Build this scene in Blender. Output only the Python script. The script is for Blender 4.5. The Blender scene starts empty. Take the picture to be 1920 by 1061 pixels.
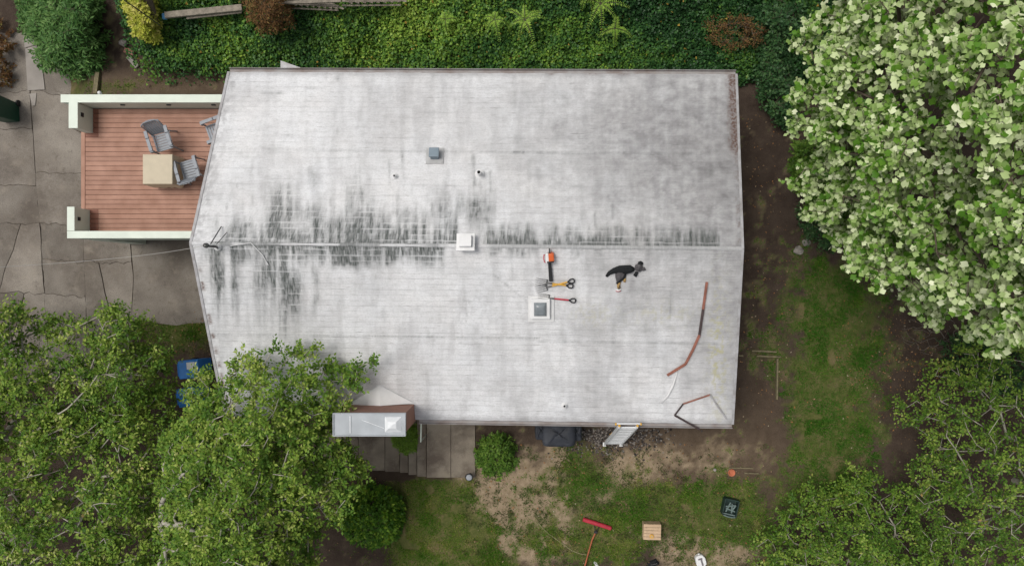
import bpy, math, random
import numpy as np
from mathutils import Vector, Matrix

# ------------------------------------------------------------------ camera, sky, sun, exposure
sc = bpy.context.scene
COL = sc.collection
W0, H0, FPX = 1920.0, 1061.0, 1321.0          # photograph size, focal length in its pixels
NX, NY, HC = 1000.0, 530.5, 20.6              # nadir of the drone, height above the yard
cam_d = bpy.data.cameras.new('camera')
cam_d.sensor_width = 36.0
cam_d.lens = 36.0 * FPX / W0
cam_d.shift_x = -(NX - W0 / 2) / W0
cam_d.clip_end = 400
cam = bpy.data.objects.new('camera', cam_d)
cam.location = (0, 0, HC)
COL.objects.link(cam)
sc.camera = cam

world = bpy.data.worlds.new('World')
sc.world = world
world.use_nodes = True
wn = world.node_tree
for n in list(wn.nodes):
    wn.nodes.remove(n)
SUN_EL, SUN_AZ = math.radians(66), math.radians(292)
sky = wn.nodes.new('ShaderNodeTexSky')
sky.sky_type = 'NISHITA'
sky.sun_disc = False
sky.sun_elevation = SUN_EL
sky.sun_rotation = SUN_AZ
sky.air_density = 1.0
sky.dust_density = 4.0
sky.ozone_density = 1.0
hs = wn.nodes.new('ShaderNodeHueSaturation')   # overcast: a nearly grey sky
hs.inputs['Saturation'].default_value = 0.22
bg = wn.nodes.new('ShaderNodeBackground')
bg.inputs['Strength'].default_value = 0.108
wo = wn.nodes.new('ShaderNodeOutputWorld')
wn.links.new(sky.outputs[0], hs.inputs['Color'])
wn.links.new(hs.outputs[0], bg.inputs['Color'])
wn.links.new(bg.outputs[0], wo.inputs['Surface'])

sun_d = bpy.data.lights.new('sun', 'SUN')
sun_d.energy = 1.5
sun_d.angle = math.radians(26)
sun_d.color = (1.0, 0.95, 0.87)
sun = bpy.data.objects.new('sun', sun_d)
sdir = Vector((math.sin(SUN_AZ) * math.cos(SUN_EL), math.cos(SUN_AZ) * math.cos(SUN_EL), math.sin(SUN_EL)))
sun.rotation_euler = sdir.to_track_quat('Z', 'Y').to_euler()
sun.location = (0, 0, 30)
COL.objects.link(sun)

sc.view_settings.view_transform = 'Standard'
sc.view_settings.look = 'None'
sc.view_settings.exposure = 0.14
sc.view_settings.gamma = 1.0
sc.view_settings.use_curve_mapping = False

rng = np.random.default_rng(7)
random.seed(7)

# ------------------------------------------------------------------ maths helpers
def P(px, py, z):
    k = (HC - z) / FPX
    return np.array([(px - NX) * k, (NY - py) * k, z])

def proj(X, Y, Z):
    k = FPX / (HC - Z)
    return NX + X * k, NY - Y * k

def sstep(a, b, x):
    t = np.clip((np.asarray(x, float) - a) / (b - a), 0, 1)
    return t * t * (3 - 2 * t)

def _hash(ix, iy, seed):
    h = (ix.astype(np.int64) * 374761393 + iy.astype(np.int64) * 668265263 + seed * 974711) & 0xffffffff
    h = ((h ^ (h >> 13)) * 1274126177) & 0xffffffff
    h = h ^ (h >> 16)
    return (h & 0xffff) / 65535.0

def vnoise(x, y, seed=0):
    x = np.asarray(x, float); y = np.asarray(y, float)
    x, y = np.broadcast_arrays(x, y)
    ix = np.floor(x).astype(np.int64); iy = np.floor(y).astype(np.int64)
    fx = x - ix; fy = y - iy
    fx = fx * fx * (3 - 2 * fx); fy = fy * fy * (3 - 2 * fy)
    a = _hash(ix, iy, seed); b = _hash(ix + 1, iy, seed)
    c = _hash(ix, iy + 1, seed); d = _hash(ix + 1, iy + 1, seed)
    return (a * (1 - fx) + b * fx) * (1 - fy) + (c * (1 - fx) + d * fx) * fy

def fbm(x, y, seed=0, oct=4):
    s = 0; a = 0.5; t = 0
    for i in range(oct):
        s = s + a * vnoise(x, y, seed + i * 17); t += a
        x = np.asarray(x) * 2.03 + 11.3; y = np.asarray(y) * 2.03 + 5.7; a *= 0.5
    return s / t

def gs(x, y, cx, cy, sx, sy):
    return np.exp(-0.5 * (((x - cx) / sx) ** 2 + ((y - cy) / sy) ** 2))

def zg(X, Y):
    """height of the terrain"""
    X = np.asarray(X, float); Y = np.asarray(Y, float)
    t = sstep(4.55, 5.05, Y)
    south = np.interp(X, [-8.2, -6.6, -5.3, -4.15, -3.05, -2.6], [-1.4, -1.22, -0.78, -0.70, -0.10, 0.0])
    north = -1.4 * (1 - sstep(-14.6, -12.4, X))
    z = south * (1 - t) + north * t
    z = z + 1.9 * sstep(6.3, 10.0, Y) * sstep(-15, -11, X)
    return z

def PG(px, py, dz=0.0):
    z = 0.0
    for i in range(25):
        p = P(px, py, z + dz)
        z = 0.5 * z + 0.5 * float(zg(p[0], p[1]))
    return P(px, py, z + dz)

# ------------------------------------------------------------------ materials
def nodes_of(m):
    return m.node_tree.nodes, m.node_tree.links

def mat(name, col, rough=0.7, var=0.15, scale=6.0, bump=0.0, bscale=40.0, metal=0.0, spec=0.4, col2=None, detail=5):
    m = bpy.data.materials.new(name); m.use_nodes = True
    N, L = nodes_of(m)
    b = N['Principled BSDF']
    b.inputs['Roughness'].default_value = rough
    b.inputs['Metallic'].default_value = metal
    b.inputs['Specular IOR Level'].default_value = spec
    tc = N.new('ShaderNodeTexCoord')
    nz = N.new('ShaderNodeTexNoise'); nz.inputs['Scale'].default_value = scale; nz.inputs['Detail'].default_value = detail
    L.new(tc.outputs['Object'], nz.inputs['Vector'])
    r = N.new('ShaderNodeValToRGB')
    c = Vector(col)
    lo = c * (1 - var) if col2 is None else c
    hi = c * (1 + var) if col2 is None else Vector(col2)
    r.color_ramp.elements[0].position = 0.3; r.color_ramp.elements[1].position = 0.7
    r.color_ramp.elements[0].color = (*lo, 1); r.color_ramp.elements[1].color = (*[min(v, 0.95) for v in hi], 1)
    L.new(nz.outputs['Fac'], r.inputs['Fac'])
    L.new(r.outputs['Color'], b.inputs['Base Color'])
    if bump > 0:
        n2 = N.new('ShaderNodeTexNoise'); n2.inputs['Scale'].default_value = bscale; n2.inputs['Detail'].default_value = 4
        L.new(tc.outputs['Object'], n2.inputs['Vector'])
        bp = N.new('ShaderNodeBump'); bp.inputs['Strength'].default_value = bump; bp.inputs['Distance'].default_value = 0.02
        L.new(n2.outputs['Fac'], bp.inputs['Height']); L.new(bp.outputs['Normal'], b.inputs['Normal'])
    return m

def ramp_mat(name, attr, stops, rough=0.5, trans=0.25, spec=0.16):
    """foliage: colour from the per-leaf attribute, some light passing through"""
    m = bpy.data.materials.new(name); m.use_nodes = True
    N, L = nodes_of(m)
    b = N['Principled BSDF']; out = N['Material Output']
    b.inputs['Roughness'].default_value = rough; b.inputs['Specular IOR Level'].default_value = spec
    at = N.new('ShaderNodeAttribute'); at.attribute_name = attr
    r = N.new('ShaderNodeValToRGB'); cr = r.color_ramp
    while len(cr.elements) < len(stops):
        cr.elements.new(0.5)
    for e, (p, c) in zip(cr.elements, stops):
        e.position = p; e.color = (*c, 1)
    L.new(at.outputs['Fac'], r.inputs['Fac']); L.new(r.outputs['Color'], b.inputs['Base Color'])
    if trans > 0:
        t = N.new('ShaderNodeBsdfTranslucent'); mx = N.new('ShaderNodeMixShader'); mx.inputs[0].default_value = trans
        L.new(r.outputs['Color'], t.inputs['Color'])
        L.new(b.outputs[0], mx.inputs[1]); L.new(t.outputs[0], mx.inputs[2]); L.new(mx.outputs[0], out.inputs['Surface'])
    return m

M = {}
M['white_paint'] = mat('pale_green_paint', (0.60, 0.66, 0.58), 0.6, 0.05, 3, 0.1)
M['paint_top'] = mat('pale_green_cap_paint', (0.66, 0.72, 0.63), 0.6, 0.06, 3, 0.1)
M['siding'] = mat('house_siding', (0.34, 0.36, 0.33), 0.7, 0.1)
M['brick_red'] = None
M['steel'] = mat('galvanised_steel', (0.34, 0.365, 0.39), 0.5, 0.14, 2.5, 0.12, 8, 0.15)
M['grey_metal'] = mat('grey_metal_edge', (0.46, 0.46, 0.48), 0.55, 0.35, 5, 0.1, 20, 0.1, 0.4, (0.28, 0.265, 0.26))
M['gutter'] = mat('weathered_gutter', (0.36, 0.35, 0.35), 0.7, 0.3, 3, 0.2, 20, 0.0, 0.3, (0.24, 0.20, 0.185))
M['black'] = mat('black_plastic', (0.018, 0.018, 0.02), 0.55, 0.2)
M['black_cloth'] = mat('black_cloth', (0.012, 0.014, 0.016), 0.9, 0.3, 20, 0.6, 30)
M['grey_cloth'] = mat('grey_cloth', (0.09, 0.085, 0.09), 0.9, 0.3, 20, 0.5, 40)
M['chair_grey'] = mat('grey_resin', (0.25, 0.27, 0.30), 0.5, 0.1)
M['tan_cover'] = mat('tan_vinyl_cover', (0.52, 0.45, 0.33), 0.6, 0.06, 5, 0.1, 12)
M['orange'] = mat('orange_plastic', (0.62, 0.12, 0.03), 0.45, 0.1)
M['white_pl'] = mat('white_plastic', (0.74, 0.74, 0.74), 0.5, 0.05)
M['yellow'] = mat('yellow_fibreglass', (0.60, 0.33, 0.04), 0.5, 0.1)
M['red'] = mat('red_paint', (0.42, 0.03, 0.05), 0.5, 0.15)
M['darksteel'] = mat('dark_forged_steel', (0.10, 0.10, 0.10), 0.5, 0.2, 10, 0, 40, 0.5)
M['rust_strip'] = mat('brown_painted_metal', (0.28, 0.12, 0.085), 0.6, 0.25, 5)
M['dark_strip'] = mat('dark_brown_metal', (0.07, 0.05, 0.05), 0.6, 0.25, 5)
M['alu'] = mat('aluminium', (0.76, 0.78, 0.80), 0.4, 0.06, 5, 0, 40, 0.05)
M['tarp'] = mat('dark_navy_cover', (0.030, 0.034, 0.044), 0.65, 0.35, 4, 0.3, 8)
M['blue'] = mat('blue_bin_plastic', (0.03, 0.21, 0.62), 0.45, 0.1)
M['green_bin'] = mat('green_bin_plastic', (0.008, 0.06, 0.035), 0.5, 0.15)
M['wood_grey'] = mat('weathered_board', (0.23, 0.20, 0.16), 0.85, 0.3, 8, 0.4, 30)
M['wood_pale'] = mat('pale_pine', (0.52, 0.37, 0.24), 0.75, 0.12, 8, 0.2, 30)
M['timber'] = mat('mossy_timber', (0.17, 0.145, 0.085), 0.9, 0.3, 10, 0.4, 30)
M['terracotta'] = mat('terracotta', (0.45, 0.14, 0.07), 0.8, 0.15)
M['dgreen'] = mat('dark_green_plastic', (0.014, 0.035, 0.03), 0.5, 0.3, 5)
M['webbing'] = mat('grey_green_webbing', (0.13, 0.18, 0.17), 0.7, 0.25, 12)
M['bark_pale'] = mat('pale_grey_bark', (0.36, 0.34, 0.28), 0.9, 0.25, 6, 0.4, 30)
M['bark_brown'] = mat('brown_bark', (0.13, 0.10, 0.075), 0.9, 0.3, 6, 0.4, 30)
M['twig_dead'] = mat('dead_twig', (0.17, 0.145, 0.12), 0.9, 0.25, 6)
M['twig_green'] = mat('olive_twig', (0.15, 0.155, 0.075), 0.85, 0.25, 6)
M['stone'] = mat('grey_stone', (0.24, 0.22, 0.20), 0.9, 0.4, 9, 0.4, 30)
M['skylight_dome'] = mat('smoked_acrylic', (0.20, 0.225, 0.24), 0.25, 0.15, 5, 0, 40, 0, 0.6)
M['vent_blue'] = mat('blue_grey_metal', (0.20, 0.25, 0.29), 0.45, 0.1, 4, 0, 30, 0.2)
M['coating'] = mat('white_roof_coating', (0.66, 0.66, 0.66), 0.7, 0.06, 5, 0.15, 25)
M['cable'] = mat('cable_dark', (0.03, 0.03, 0.03), 0.6, 0.2)
M['cable_pale'] = mat('cable_pale', (0.36, 0.35, 0.33), 0.6, 0.1)
M['glove'] = mat('tan_leather', (0.42, 0.27, 0.10), 0.8, 0.3, 15)
M['handle_rust'] = mat('faded_orange_handle', (.36, .10, .04), .6, .2)
M['dark_void'] = mat('garage_interior', (0.01, 0.01, 0.01), 0.9, 0.1)

# ------------------------------------------------------------------ mesh helpers
class MB:
    def __init__(s):
        s.v = []; s.f = []
    def add(s, vs, fs):
        o = len(s.v)
        s.v += [tuple(map(float, p)) for p in vs]
        s.f += [tuple(i + o for i in f) for f in fs]
        return s
    def box(s, c, size, R=None, taper=1.0):
        c = np.array(c, float); h = np.array(size, float) / 2
        vs = []
        for z in (-1, 1):
            k = taper if z > 0 else 1.0
            for x, y in ((-1, -1), (1, -1), (1, 1), (-1, 1)):
                p = np.array([x * h[0] * k, y * h[1] * k, z * h[2]])
                if R is not None:
                    p = R @ p
                vs.append(p + c)
        return s.add(vs, [(3, 2, 1, 0), (4, 5, 6, 7), (0, 1, 5, 4), (1, 2, 6, 5), (2, 3, 7, 6), (3, 0, 4, 7)])
    def prism(s, pts, z0, z1):
        """pts: list of (x,y) or (x,y,ztop)"""
        n = len(pts)
        vs = [(p[0], p[1], z0) for p in pts] + [(p[0], p[1], (p[2] if len(p) > 2 else z1)) for p in pts]
        fs = [tuple(range(n - 1, -1, -1)), tuple(range(n, 2 * n))]
        fs += [(i, (i + 1) % n, n + (i + 1) % n, n + i) for i in range(n)]
        return s.add(vs, fs)
    def tube(s, pts, r, n=8, caps=True):
        pts = [np.array(p, float) for p in pts]
        rs = r if hasattr(r, '__len__') else [r] * len(pts)
        vs = []; fs = []
        up = np.array([0.03, 0.02, 1.0])
        for i, p in enumerate(pts):
            a = pts[max(i - 1, 0)]; b = pts[min(i + 1, len(pts) - 1)]
            d = b - a; d = d / (np.linalg.norm(d) + 1e-9)
            u = np.cross(d, up)
            if np.linalg.norm(u) < 0.1:
                u = np.cross(d, np.array([1.0, 0, 0]))
            u /= np.linalg.norm(u); w = np.cross(u, d)
            for k in range(n):
                t = 2 * math.pi * k / n
                vs.append(p + rs[i] * (math.cos(t) * u + math.sin(t) * w))
        for i in range(len(pts) - 1):
            for k in range(n):
                fs.append((i * n + k, i * n + (k + 1) % n, (i + 1) * n + (k + 1) % n, (i + 1) * n + k))
        if caps:
            fs.append(tuple(range(n - 1, -1, -1))); fs.append(tuple((len(pts) - 1) * n + k for k in range(n)))
        return s.add(vs, fs)
    def lathe(s, prof, c=(0, 0, 0), n=20):
        vs = []; fs = []
        for r, z in prof:
            for k in range(n):
                t = 2 * math.pi * k / n
                vs.append((c[0] + r * math.cos(t), c[1] + r * math.sin(t), c[2] + z))
        for i in range(len(prof) - 1):
            for k in range(n):
                fs.append((i * n + k, i * n + (k + 1) % n, (i + 1) * n + (k + 1) % n, (i + 1) * n + k))
        fs.append(tuple(range(n - 1, -1, -1))); fs.append(tuple((len(prof) - 1) * n + k for k in range(n)))
        return s.add(vs, fs)
    def build(s, name, material, parent=None, bevel=0, smooth=False, local=False):
        me = bpy.data.meshes.new(name)
        me.from_pydata(s.v, [], s.f); me.update()
        if smooth:
            me.shade_smooth()
        me.materials.append(material)
        return link(name, me, parent, bevel, local)

def link(name, me, parent=None, bevel=0, local=False):
    o = bpy.data.objects.new(name, me); COL.objects.link(o)
    if parent is not None:
        o.parent = parent
        if not local:
            par = parent; m = Matrix.Identity(4)
            chain = []
            while par is not None:
                chain.append(par); par = par.parent
            for q in reversed(chain):
                m = m @ q.matrix_parent_inverse @ q.matrix_basis
            o.matrix_parent_inverse = m.inverted()
    if bevel:
        b = o.modifiers.new('bevel', 'BEVEL'); b.width = bevel; b.segments = 2; b.limit_method = 'ANGLE'
    return o

def tag(o, label, cat, group=None):
    o['label'] = label; o['category'] = cat
    if group:
        o['group'] = group
    return o

def thing(name, label, cat, loc=(0, 0, 0), rot=(0, 0, 0), group=None):
    o = bpy.data.objects.new(name, None); COL.objects.link(o)
    o.location = tuple(float(v) for v in loc); o.rotation_euler = rot; o.empty_display_size = 0.2
    return tag(o, label, cat, group)

def structure(o):
    o['kind'] = 'structure'; return o

def stuff(o):
    o['kind'] = 'stuff'; return o

def np_mesh(name, verts, faces, attrs=None, smooth=False):
    """verts (n,3), faces (m,k) all of one size"""
    me = bpy.data.meshes.new(name)
    verts = np.asarray(verts, np.float32); faces = np.asarray(faces, np.int32)
    nf, k = faces.shape
    me.vertices.add(len(verts)); me.vertices.foreach_set('co', verts.ravel())
    me.loops.add(nf * k); me.loops.foreach_set('vertex_index', faces.ravel())
    me.polygons.add(nf)
    me.polygons.foreach_set('loop_start', np.arange(0, nf * k, k, dtype=np.int32))
    me.polygons.foreach_set('loop_total', np.full(nf, k, np.int32))
    if smooth:
        me.polygons.foreach_set('use_smooth', np.ones(nf, bool))
    for an, av in (attrs or {}).items():
        a = me.attributes.new(an, 'FLOAT', 'POINT'); a.data.foreach_set('value', np.asarray(av, np.float32).ravel())
    me.update(calc_edges=True); me.validate()
    return me

def grid_faces(nx, ny):
    i = np.arange(nx - 1)[None, :]; j = np.arange(ny - 1)[:, None]
    a = (j * nx + i).ravel()
    return np.stack([a, a + 1, a + 1 + nx, a + nx], 1)

def frame_from(n, x):
    n = np.array(n, float); n /= np.linalg.norm(n)
    x = np.array(x, float); x = x - n * (x @ n); x /= np.linalg.norm(x)
    return np.stack([x, np.cross(n, x), n], 1)

# ------------------------------------------------------------------ ground
xs = np.concatenate([np.linspace(-90, -18, 25)[:-1], np.arange(-18, 16.5, 0.075), np.linspace(16.5, 90, 25)])
ys = np.concatenate([np.linspace(-90, -10, 25)[:-1], np.arange(-10, 11.5, 0.075), np.linspace(11.5, 90, 25)])
GX, GY = np.meshgrid(xs, ys)
GZ = zg(GX, GY)

def yard_masks(X, Y):
    Z = zg(X, Y)
    px, py = proj(X, Y, Z)
    n1 = fbm(X * 0.9, Y * 0.9, 3, 5); n2 = fbm(X * 3.3, Y * 3.3, 9, 4); n3 = fbm(X * 9, Y * 9, 21, 3)
    nn = 0.35 * n1 + 0.4 * n2 + 0.25 * n3
    # pale trodden sand
    s = (1.0 * gs(px, py, 985, 955, 75, 62) + 0.9 * gs(px, py, 905, 915, 38, 22) + 0.8 * gs(px, py, 1000, 1010, 48, 26)
         + 0.75 * gs(px, py, 1042, 875, 16, 36) + 0.62 * gs(px, py, 1180, 880, 42, 30) + 0.4 * gs(px, py, 1290, 862, 90, 26)
         + 0.85 * gs(px, py, 1285, 1030, 55, 34) + 0.7 * gs(px, py, 1370, 1035, 50, 18) + 0.5 * gs(px, py, 1190, 990, 26, 20)
         + 0.35 * gs(px, py, 760, 915, 26, 18) + 0.5 * gs(px, py, 1135, 935, 20, 14))
    sand = sstep(0.14, 0.62, s + (nn - 0.5) * 1.9) * .95
    # lawn
    L = (1.0 * sstep(700, 775, px) * (1 - sstep(880, 960, px + (py - 960) * -0.45)) * sstep(885, 915, py)
         + 0.9 * gs(px, py, 1085, 880, 48, 42) + 0.75 * gs(px, py, 1210, 945, 100, 36) + 0.8 * gs(px, py, 1120, 1010, 110, 34)
         + 0.8 * gs(px, py, 1360, 960, 60, 55) + 0.7 * gs(px, py, 1385, 1000, 55, 25)
         + 1.0 * gs(px, py, 1545, 730, 78, 130) + 0.7 * gs(px, py, 1560, 560, 50, 70) + 0.6 * gs(px, py, 1530, 880, 70, 60)
         + 0.9 * gs(px, py, 330, 620, 60, 26) + 0.3 * gs(px, py, 1180, 860, 60, 12)
         + 0.8 * gs(px, py, 150, 165, 22, 30) + 0.5 * gs(px, py, 245, 160, 40, 12))
    L = L * (1 - 0.55 * sand) + .20 * sstep(860, 900, py) * sstep(680, 740, px) * (1 - sstep(1440, 1480, px))
    L = L * (1 - .85 * gs(px, py, 1425, 810, 36, 110)) * (1 - .7 * gs(px, py, 1290, 862, 110, 24))
    grass = sstep(0.25, 0.85, L + (nn - 0.5) * 2.4)
    tone = sstep(0.3, 0.7, n1)
    warm = np.clip(0.75 * gs(px, py, 1300, 860, 150, 50) + 0.7 * gs(px, py, 300, 160, 140, 20) + 0.3 * gs(px, py, 340, 660, 70, 60)
                   + 0.25 * gs(px, py, 1430, 740, 30, 70) + 0.3 * gs(px, py, 1000, 960, 150, 90) + 0.2 * gs(px, py, 640, 940, 60, 40), 0, 1)
    return px, py, sand, grass, tone, warm, nn

px_, py_, g_sand, g_grass, g_tone, g_warm, _ = yard_masks(GX, GY)
GZ2 = GZ + 0.035 * (fbm(GX * 1.7, GY * 1.7, 5, 4) - 0.5) + 0.02 * (fbm(GX * 8, GY * 8, 6, 2) - 0.5)
me = np_mesh('ground', np.stack([GX, GY, GZ2], -1).reshape(-1, 3), grid_faces(len(xs), len(ys)),
             {'sand': g_sand, 'grassy': g_grass, 'tone': g_tone, 'warm': g_warm}, smooth=True)

def ground_material():
    m = bpy.data.materials.new('yard_soil'); m.use_nodes = True
    N, L = nodes_of(m); b = N['Principled BSDF']; b.inputs['Roughness'].default_value = 0.95; b.inputs['Specular IOR Level'].default_value = 0.15
    def att(n):
        a = N.new('ShaderNodeAttribute'); a.attribute_name = n; return a.outputs['Fac']
    def mix(f, a, c):
        x = N.new('ShaderNodeMix'); x.data_type = 'RGBA'
        if hasattr(f, 'links') or hasattr(f, 'is_linked'):
            L.new(f, x.inputs[0])
        else:
            x.inputs[0].default_value = f
        for s_, v in ((x.inputs[6], a), (x.inputs[7], c)):
            if isinstance(v, tuple):
                s_.default_value = (*v, 1)
            else:
                L.new(v, s_)
        return x.outputs[2]
    tc = N.new('ShaderNodeTexCoord')
    def noise(sc_, det=5):
        n = N.new('ShaderNodeTexNoise'); n.inputs['Scale'].default_value = sc_; n.inputs['Detail'].default_value = det
        n.inputs['Roughness'].default_value = 0.65
        L.new(tc.outputs['Object'], n.inputs['Vector']); return n.outputs['Fac']
    def rng_(v, a, c):
        r = N.new('ShaderNodeMapRange'); r.inputs['From Min'].default_value = a; r.inputs['From Max'].default_value = c
        L.new(v, r.inputs['Value']); return r.outputs[0]
    soil = mix(rng_(noise(2.2), 0.3, 0.7), (0.040, 0.028, 0.022), (0.075, 0.055, 0.042))
    soilw = mix(rng_(noise(3.1), 0.3, 0.7), (0.10, 0.070, 0.045), (0.17, 0.125, 0.085))
    base = mix(att('warm'), soil, soilw)
    sand = mix(rng_(noise(5.5, 6), 0.3, 0.7), (0.22, 0.165, 0.105), (0.36, 0.28, 0.19))
    base = mix(att('sand'), base, sand)
    gr = mix(rng_(noise(7), 0.3, 0.7), (0.05, 0.075, 0.014), (0.13, 0.125, 0.045))
    gr = mix(rng_(noise(1.6, 6), 0.50, 0.66), gr, (0.17, 0.13, 0.07))
    base = mix(att('grassy'), base, gr)
    sp = rng_(noise(34, 2), 0.60, 0.72)      # crumbs, bits of litter
    mu = N.new('ShaderNodeMath'); mu.operation = 'MULTIPLY'; mu.inputs[1].default_value = 0.35; L.new(sp, mu.inputs[0])
    base = mix(mu.outputs[0], base, (0.16, 0.125, 0.09))
    L.new(base, b.inputs['Base Color'])
    bp = N.new('ShaderNodeBump'); bp.inputs['Strength'].default_value = 0.6; bp.inputs['Distance'].default_value = 0.04
    L.new(noise(18, 6), bp.inputs['Height']); L.new(bp.outputs['Normal'], b.inputs['Normal'])
    return m
me.materials.append(ground_material())
structure(link('ground', me))

# ------------------------------------------------------------------ driveway of cracked slabs
def drive_material():
    m = mat('old_concrete', (0.155, 0.131, 0.108), 0.9, 0.16, 1.3, 0.5, 60, col2=(0.26, 0.228, 0.19), spec=0.2, detail=9)
    N, L = nodes_of(m); b = N['Principled BSDF']
    oi = N.new('ShaderNodeObjectInfo')
    src = b.inputs['Base Color'].links[0].from_socket
    hv = N.new('ShaderNodeHueSaturation')
    mr = N.new('ShaderNodeMapRange'); mr.inputs['To Min'].default_value = 0.80; mr.inputs['To Max'].default_value = 1.22; hv.inputs['Saturation'].default_value = .85
    L.new(oi.outputs['Random'], mr.inputs['Value']); L.new(mr.outputs[0], hv.inputs['Value']); L.new(src, hv.inputs['Color'])
    tc = N.new('ShaderNodeTexCoord'); nz = N.new('ShaderNodeTexNoise'); nz.inputs['Scale'].default_value = 45; nz.inputs['Detail'].default_value = 3
    L.new(tc.outputs['Object'], nz.inputs['Vector'])
    mr2 = N.new('ShaderNodeMapRange'); mr2.inputs['From Min'].default_value = 0.35; mr2.inputs['From Max'].default_value = 0.65
    mr2.inputs['To Min'].default_value = 0.80; mr2.inputs['To Max'].default_value = 1.18
    L.new(nz.outputs['Fac'], mr2.inputs['Value'])
    mm = N.new('ShaderNodeMix'); mm.data_type = 'RGBA'; mm.blend_type = 'MULTIPLY'; mm.inputs[0].default_value = 1
    L.new(hv.outputs[0], mm.inputs[6]); L.new(mr2.outputs[0], mm.inputs[7]); L.new(mm.outputs[2], b.inputs['Base Color'])
    return m
def blotch(m, scale, lo, hi, col, amt):
    N, L = nodes_of(m); b = N['Principled BSDF']; src = b.inputs['Base Color'].links[0].from_socket
    tc = N.new('ShaderNodeTexCoord'); nz = N.new('ShaderNodeTexNoise'); nz.inputs['Scale'].default_value = scale; nz.inputs['Detail'].default_value = 9; nz.inputs['Roughness'].default_value = .65
    L.new(tc.outputs['Object'], nz.inputs['Vector'])
    mr = N.new('ShaderNodeMapRange'); mr.inputs['From Min'].default_value = lo; mr.inputs['From Max'].default_value = hi; mr.inputs['To Max'].default_value = amt
    L.new(nz.outputs['Fac'], mr.inputs['Value'])
    x = N.new('ShaderNodeMix'); x.data_type = 'RGBA'; L.new(mr.outputs[0], x.inputs[0]); L.new(src, x.inputs[6]); x.inputs[7].default_value = (*col, 1)
    L.new(x.outputs[2], b.inputs['Base Color'])
M['concrete'] = drive_material()
blotch(M['concrete'], .55, .48, .66, (.105, .086, .070), .75)
blotch(M['concrete'], 2.2, .54, .70, (.33, .29, .24), .5)
blotch(M['concrete'], 7.0, .58, .70, (.08, .066, .05), .5)
M['concrete_light'] = mat('pale_concrete', (0.30, 0.275, 0.25), 0.9, 0.15, 2, 0.4, 60, spec=0.2)
M['joint'] = mat('joint_dirt', (0.075, 0.062, 0.045), 0.95, 0.3, 8)

ZD = -1.37
drv = structure(MB().prism([P(-60, 60, ZD)[:2], P(-60, 720, ZD)[:2], P(520, 720, ZD)[:2], P(520, 430, ZD)[:2], P(150, 430, ZD)[:2], P(150, 60, ZD)[:2]][::1], ZD - 0.25, ZD - 0.05).build('driveway', M['joint']))

def colx(c, y):
    if c == 0: return -40 + 0 * y
    if c == 1: return np.interp(y, [100, 240, 350, 430, 520, 620, 720], [50, 61, 68, 75, 81, 88, 93])
    if c == 2: return np.interp(y, [100, 200, 260, 425, 445, 560, 720], [160, 170, 176, 176, 156, 160, 166])
    if c == 3: return np.interp(y, [100, 440, 520, 610, 720], [236, 244, 249, 247, 250])
    return 520 + 0 * y
slab_rows = {0: [60, 172, 238, 345, 418, 546, 720], 1: [60, 172, 321, 420, 487, 549, 720], 2: [430, 490, 720], 3: [430, 604]}
def jag(x, y, amp):
    return amp * (vnoise(x * 0.06, y * 0.03, 31) - 0.5) * 2 + amp * 0.6 * (vnoise(x * 0.2, y * 0.1, 33) - 0.5) * 2
def slab(poly_px, z=ZD, m='concrete', th=0.12):
    pts = [P(a, b, z)[:2] for a, b in poly_px]
    c = np.mean(pts, 0)
    ar = 0.5 * sum(pts[i][0] * pts[(i + 1) % len(pts)][1] - pts[(i + 1) % len(pts)][0] * pts[i][1] for i in range(len(pts)))
    if ar < 0: pts = pts[::-1]
    dz = random.uniform(-0.012, 0.012)
    o = MB().prism([(p[0], p[1], z + dz + 0.01 * random.uniform(-1, 1) * 0.3) for p in pts], z - th, z).build('concrete_slab', M[m], drv)
    return o
for c, rows in slab_rows.items():
    for r0, r1 in zip(rows[:-1], rows[1:]):
        g = 0.45
        yy = np.linspace(r0, r1, 9)
        left = [(colx(c, y) + g + jag(y, c * 50, 1.6), y) for y in yy]
        right = [(colx(c + 1, y) - g + jag(y, (c + 1) * 50, 1.6), y) for y in yy]
        xa, xb = left[0][0], right[0][0]; xc, xd = left[-1][0], right[-1][0]
        top = [(x, r0 + g + jag(x, r0, 5.0) + 6 * (x - xa) / 90 * (1 if c == 1 else 0.3)) for x in np.linspace(xa, xb, 14)]
        bot = [(x, r1 - g + jag(x, r1, 5.0) + 6 * (x - xc) / 90 * (1 if c == 1 else 0.3)) for x in np.linspace(xc, xd, 14)]
        left = [p for p in left[1:-1] if top[0][1] < p[1] < bot[0][1]]
        right = [p for p in right[1:-1] if top[-1][1] < p[1] < bot[-1][1]]
        pale = (c == 0 and r0 >= 238) or (c == 2 and r0 > 450)
        loop = top + right + bot[::-1] + left[::-1]
        # extra diagonal crack through some slabs
        if (c, r0) in ((0, 546), (2, 490), (0, 418)):
            i1, i2 = (9, 4) if c == 0 else (4, 11)
            crack = []
            A = np.array(top[i1]); B = np.array(bot[i2])
            for t in np.linspace(0, 1, 9):
                q = A * (1 - t) + B * t
                crack.append((q[0] + 6 * (vnoise(t * 7, c * 3.1 + r0, 5) - 0.5) * (4 * t * (1 - t)), q[1]))
            slab([(x - 0.7, y) for x, y in top[:i1 + 1]][:-1] + [(x - 0.7, y) for x, y in crack] + bot[:i2][::-1] + left[::-1])
            slab([(x + 0.7, y) for x, y in crack][::-1] + top[i1 + 1:] + right + bot[i2 + 1:][::-1])
        else:
            slab(loop)
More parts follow.
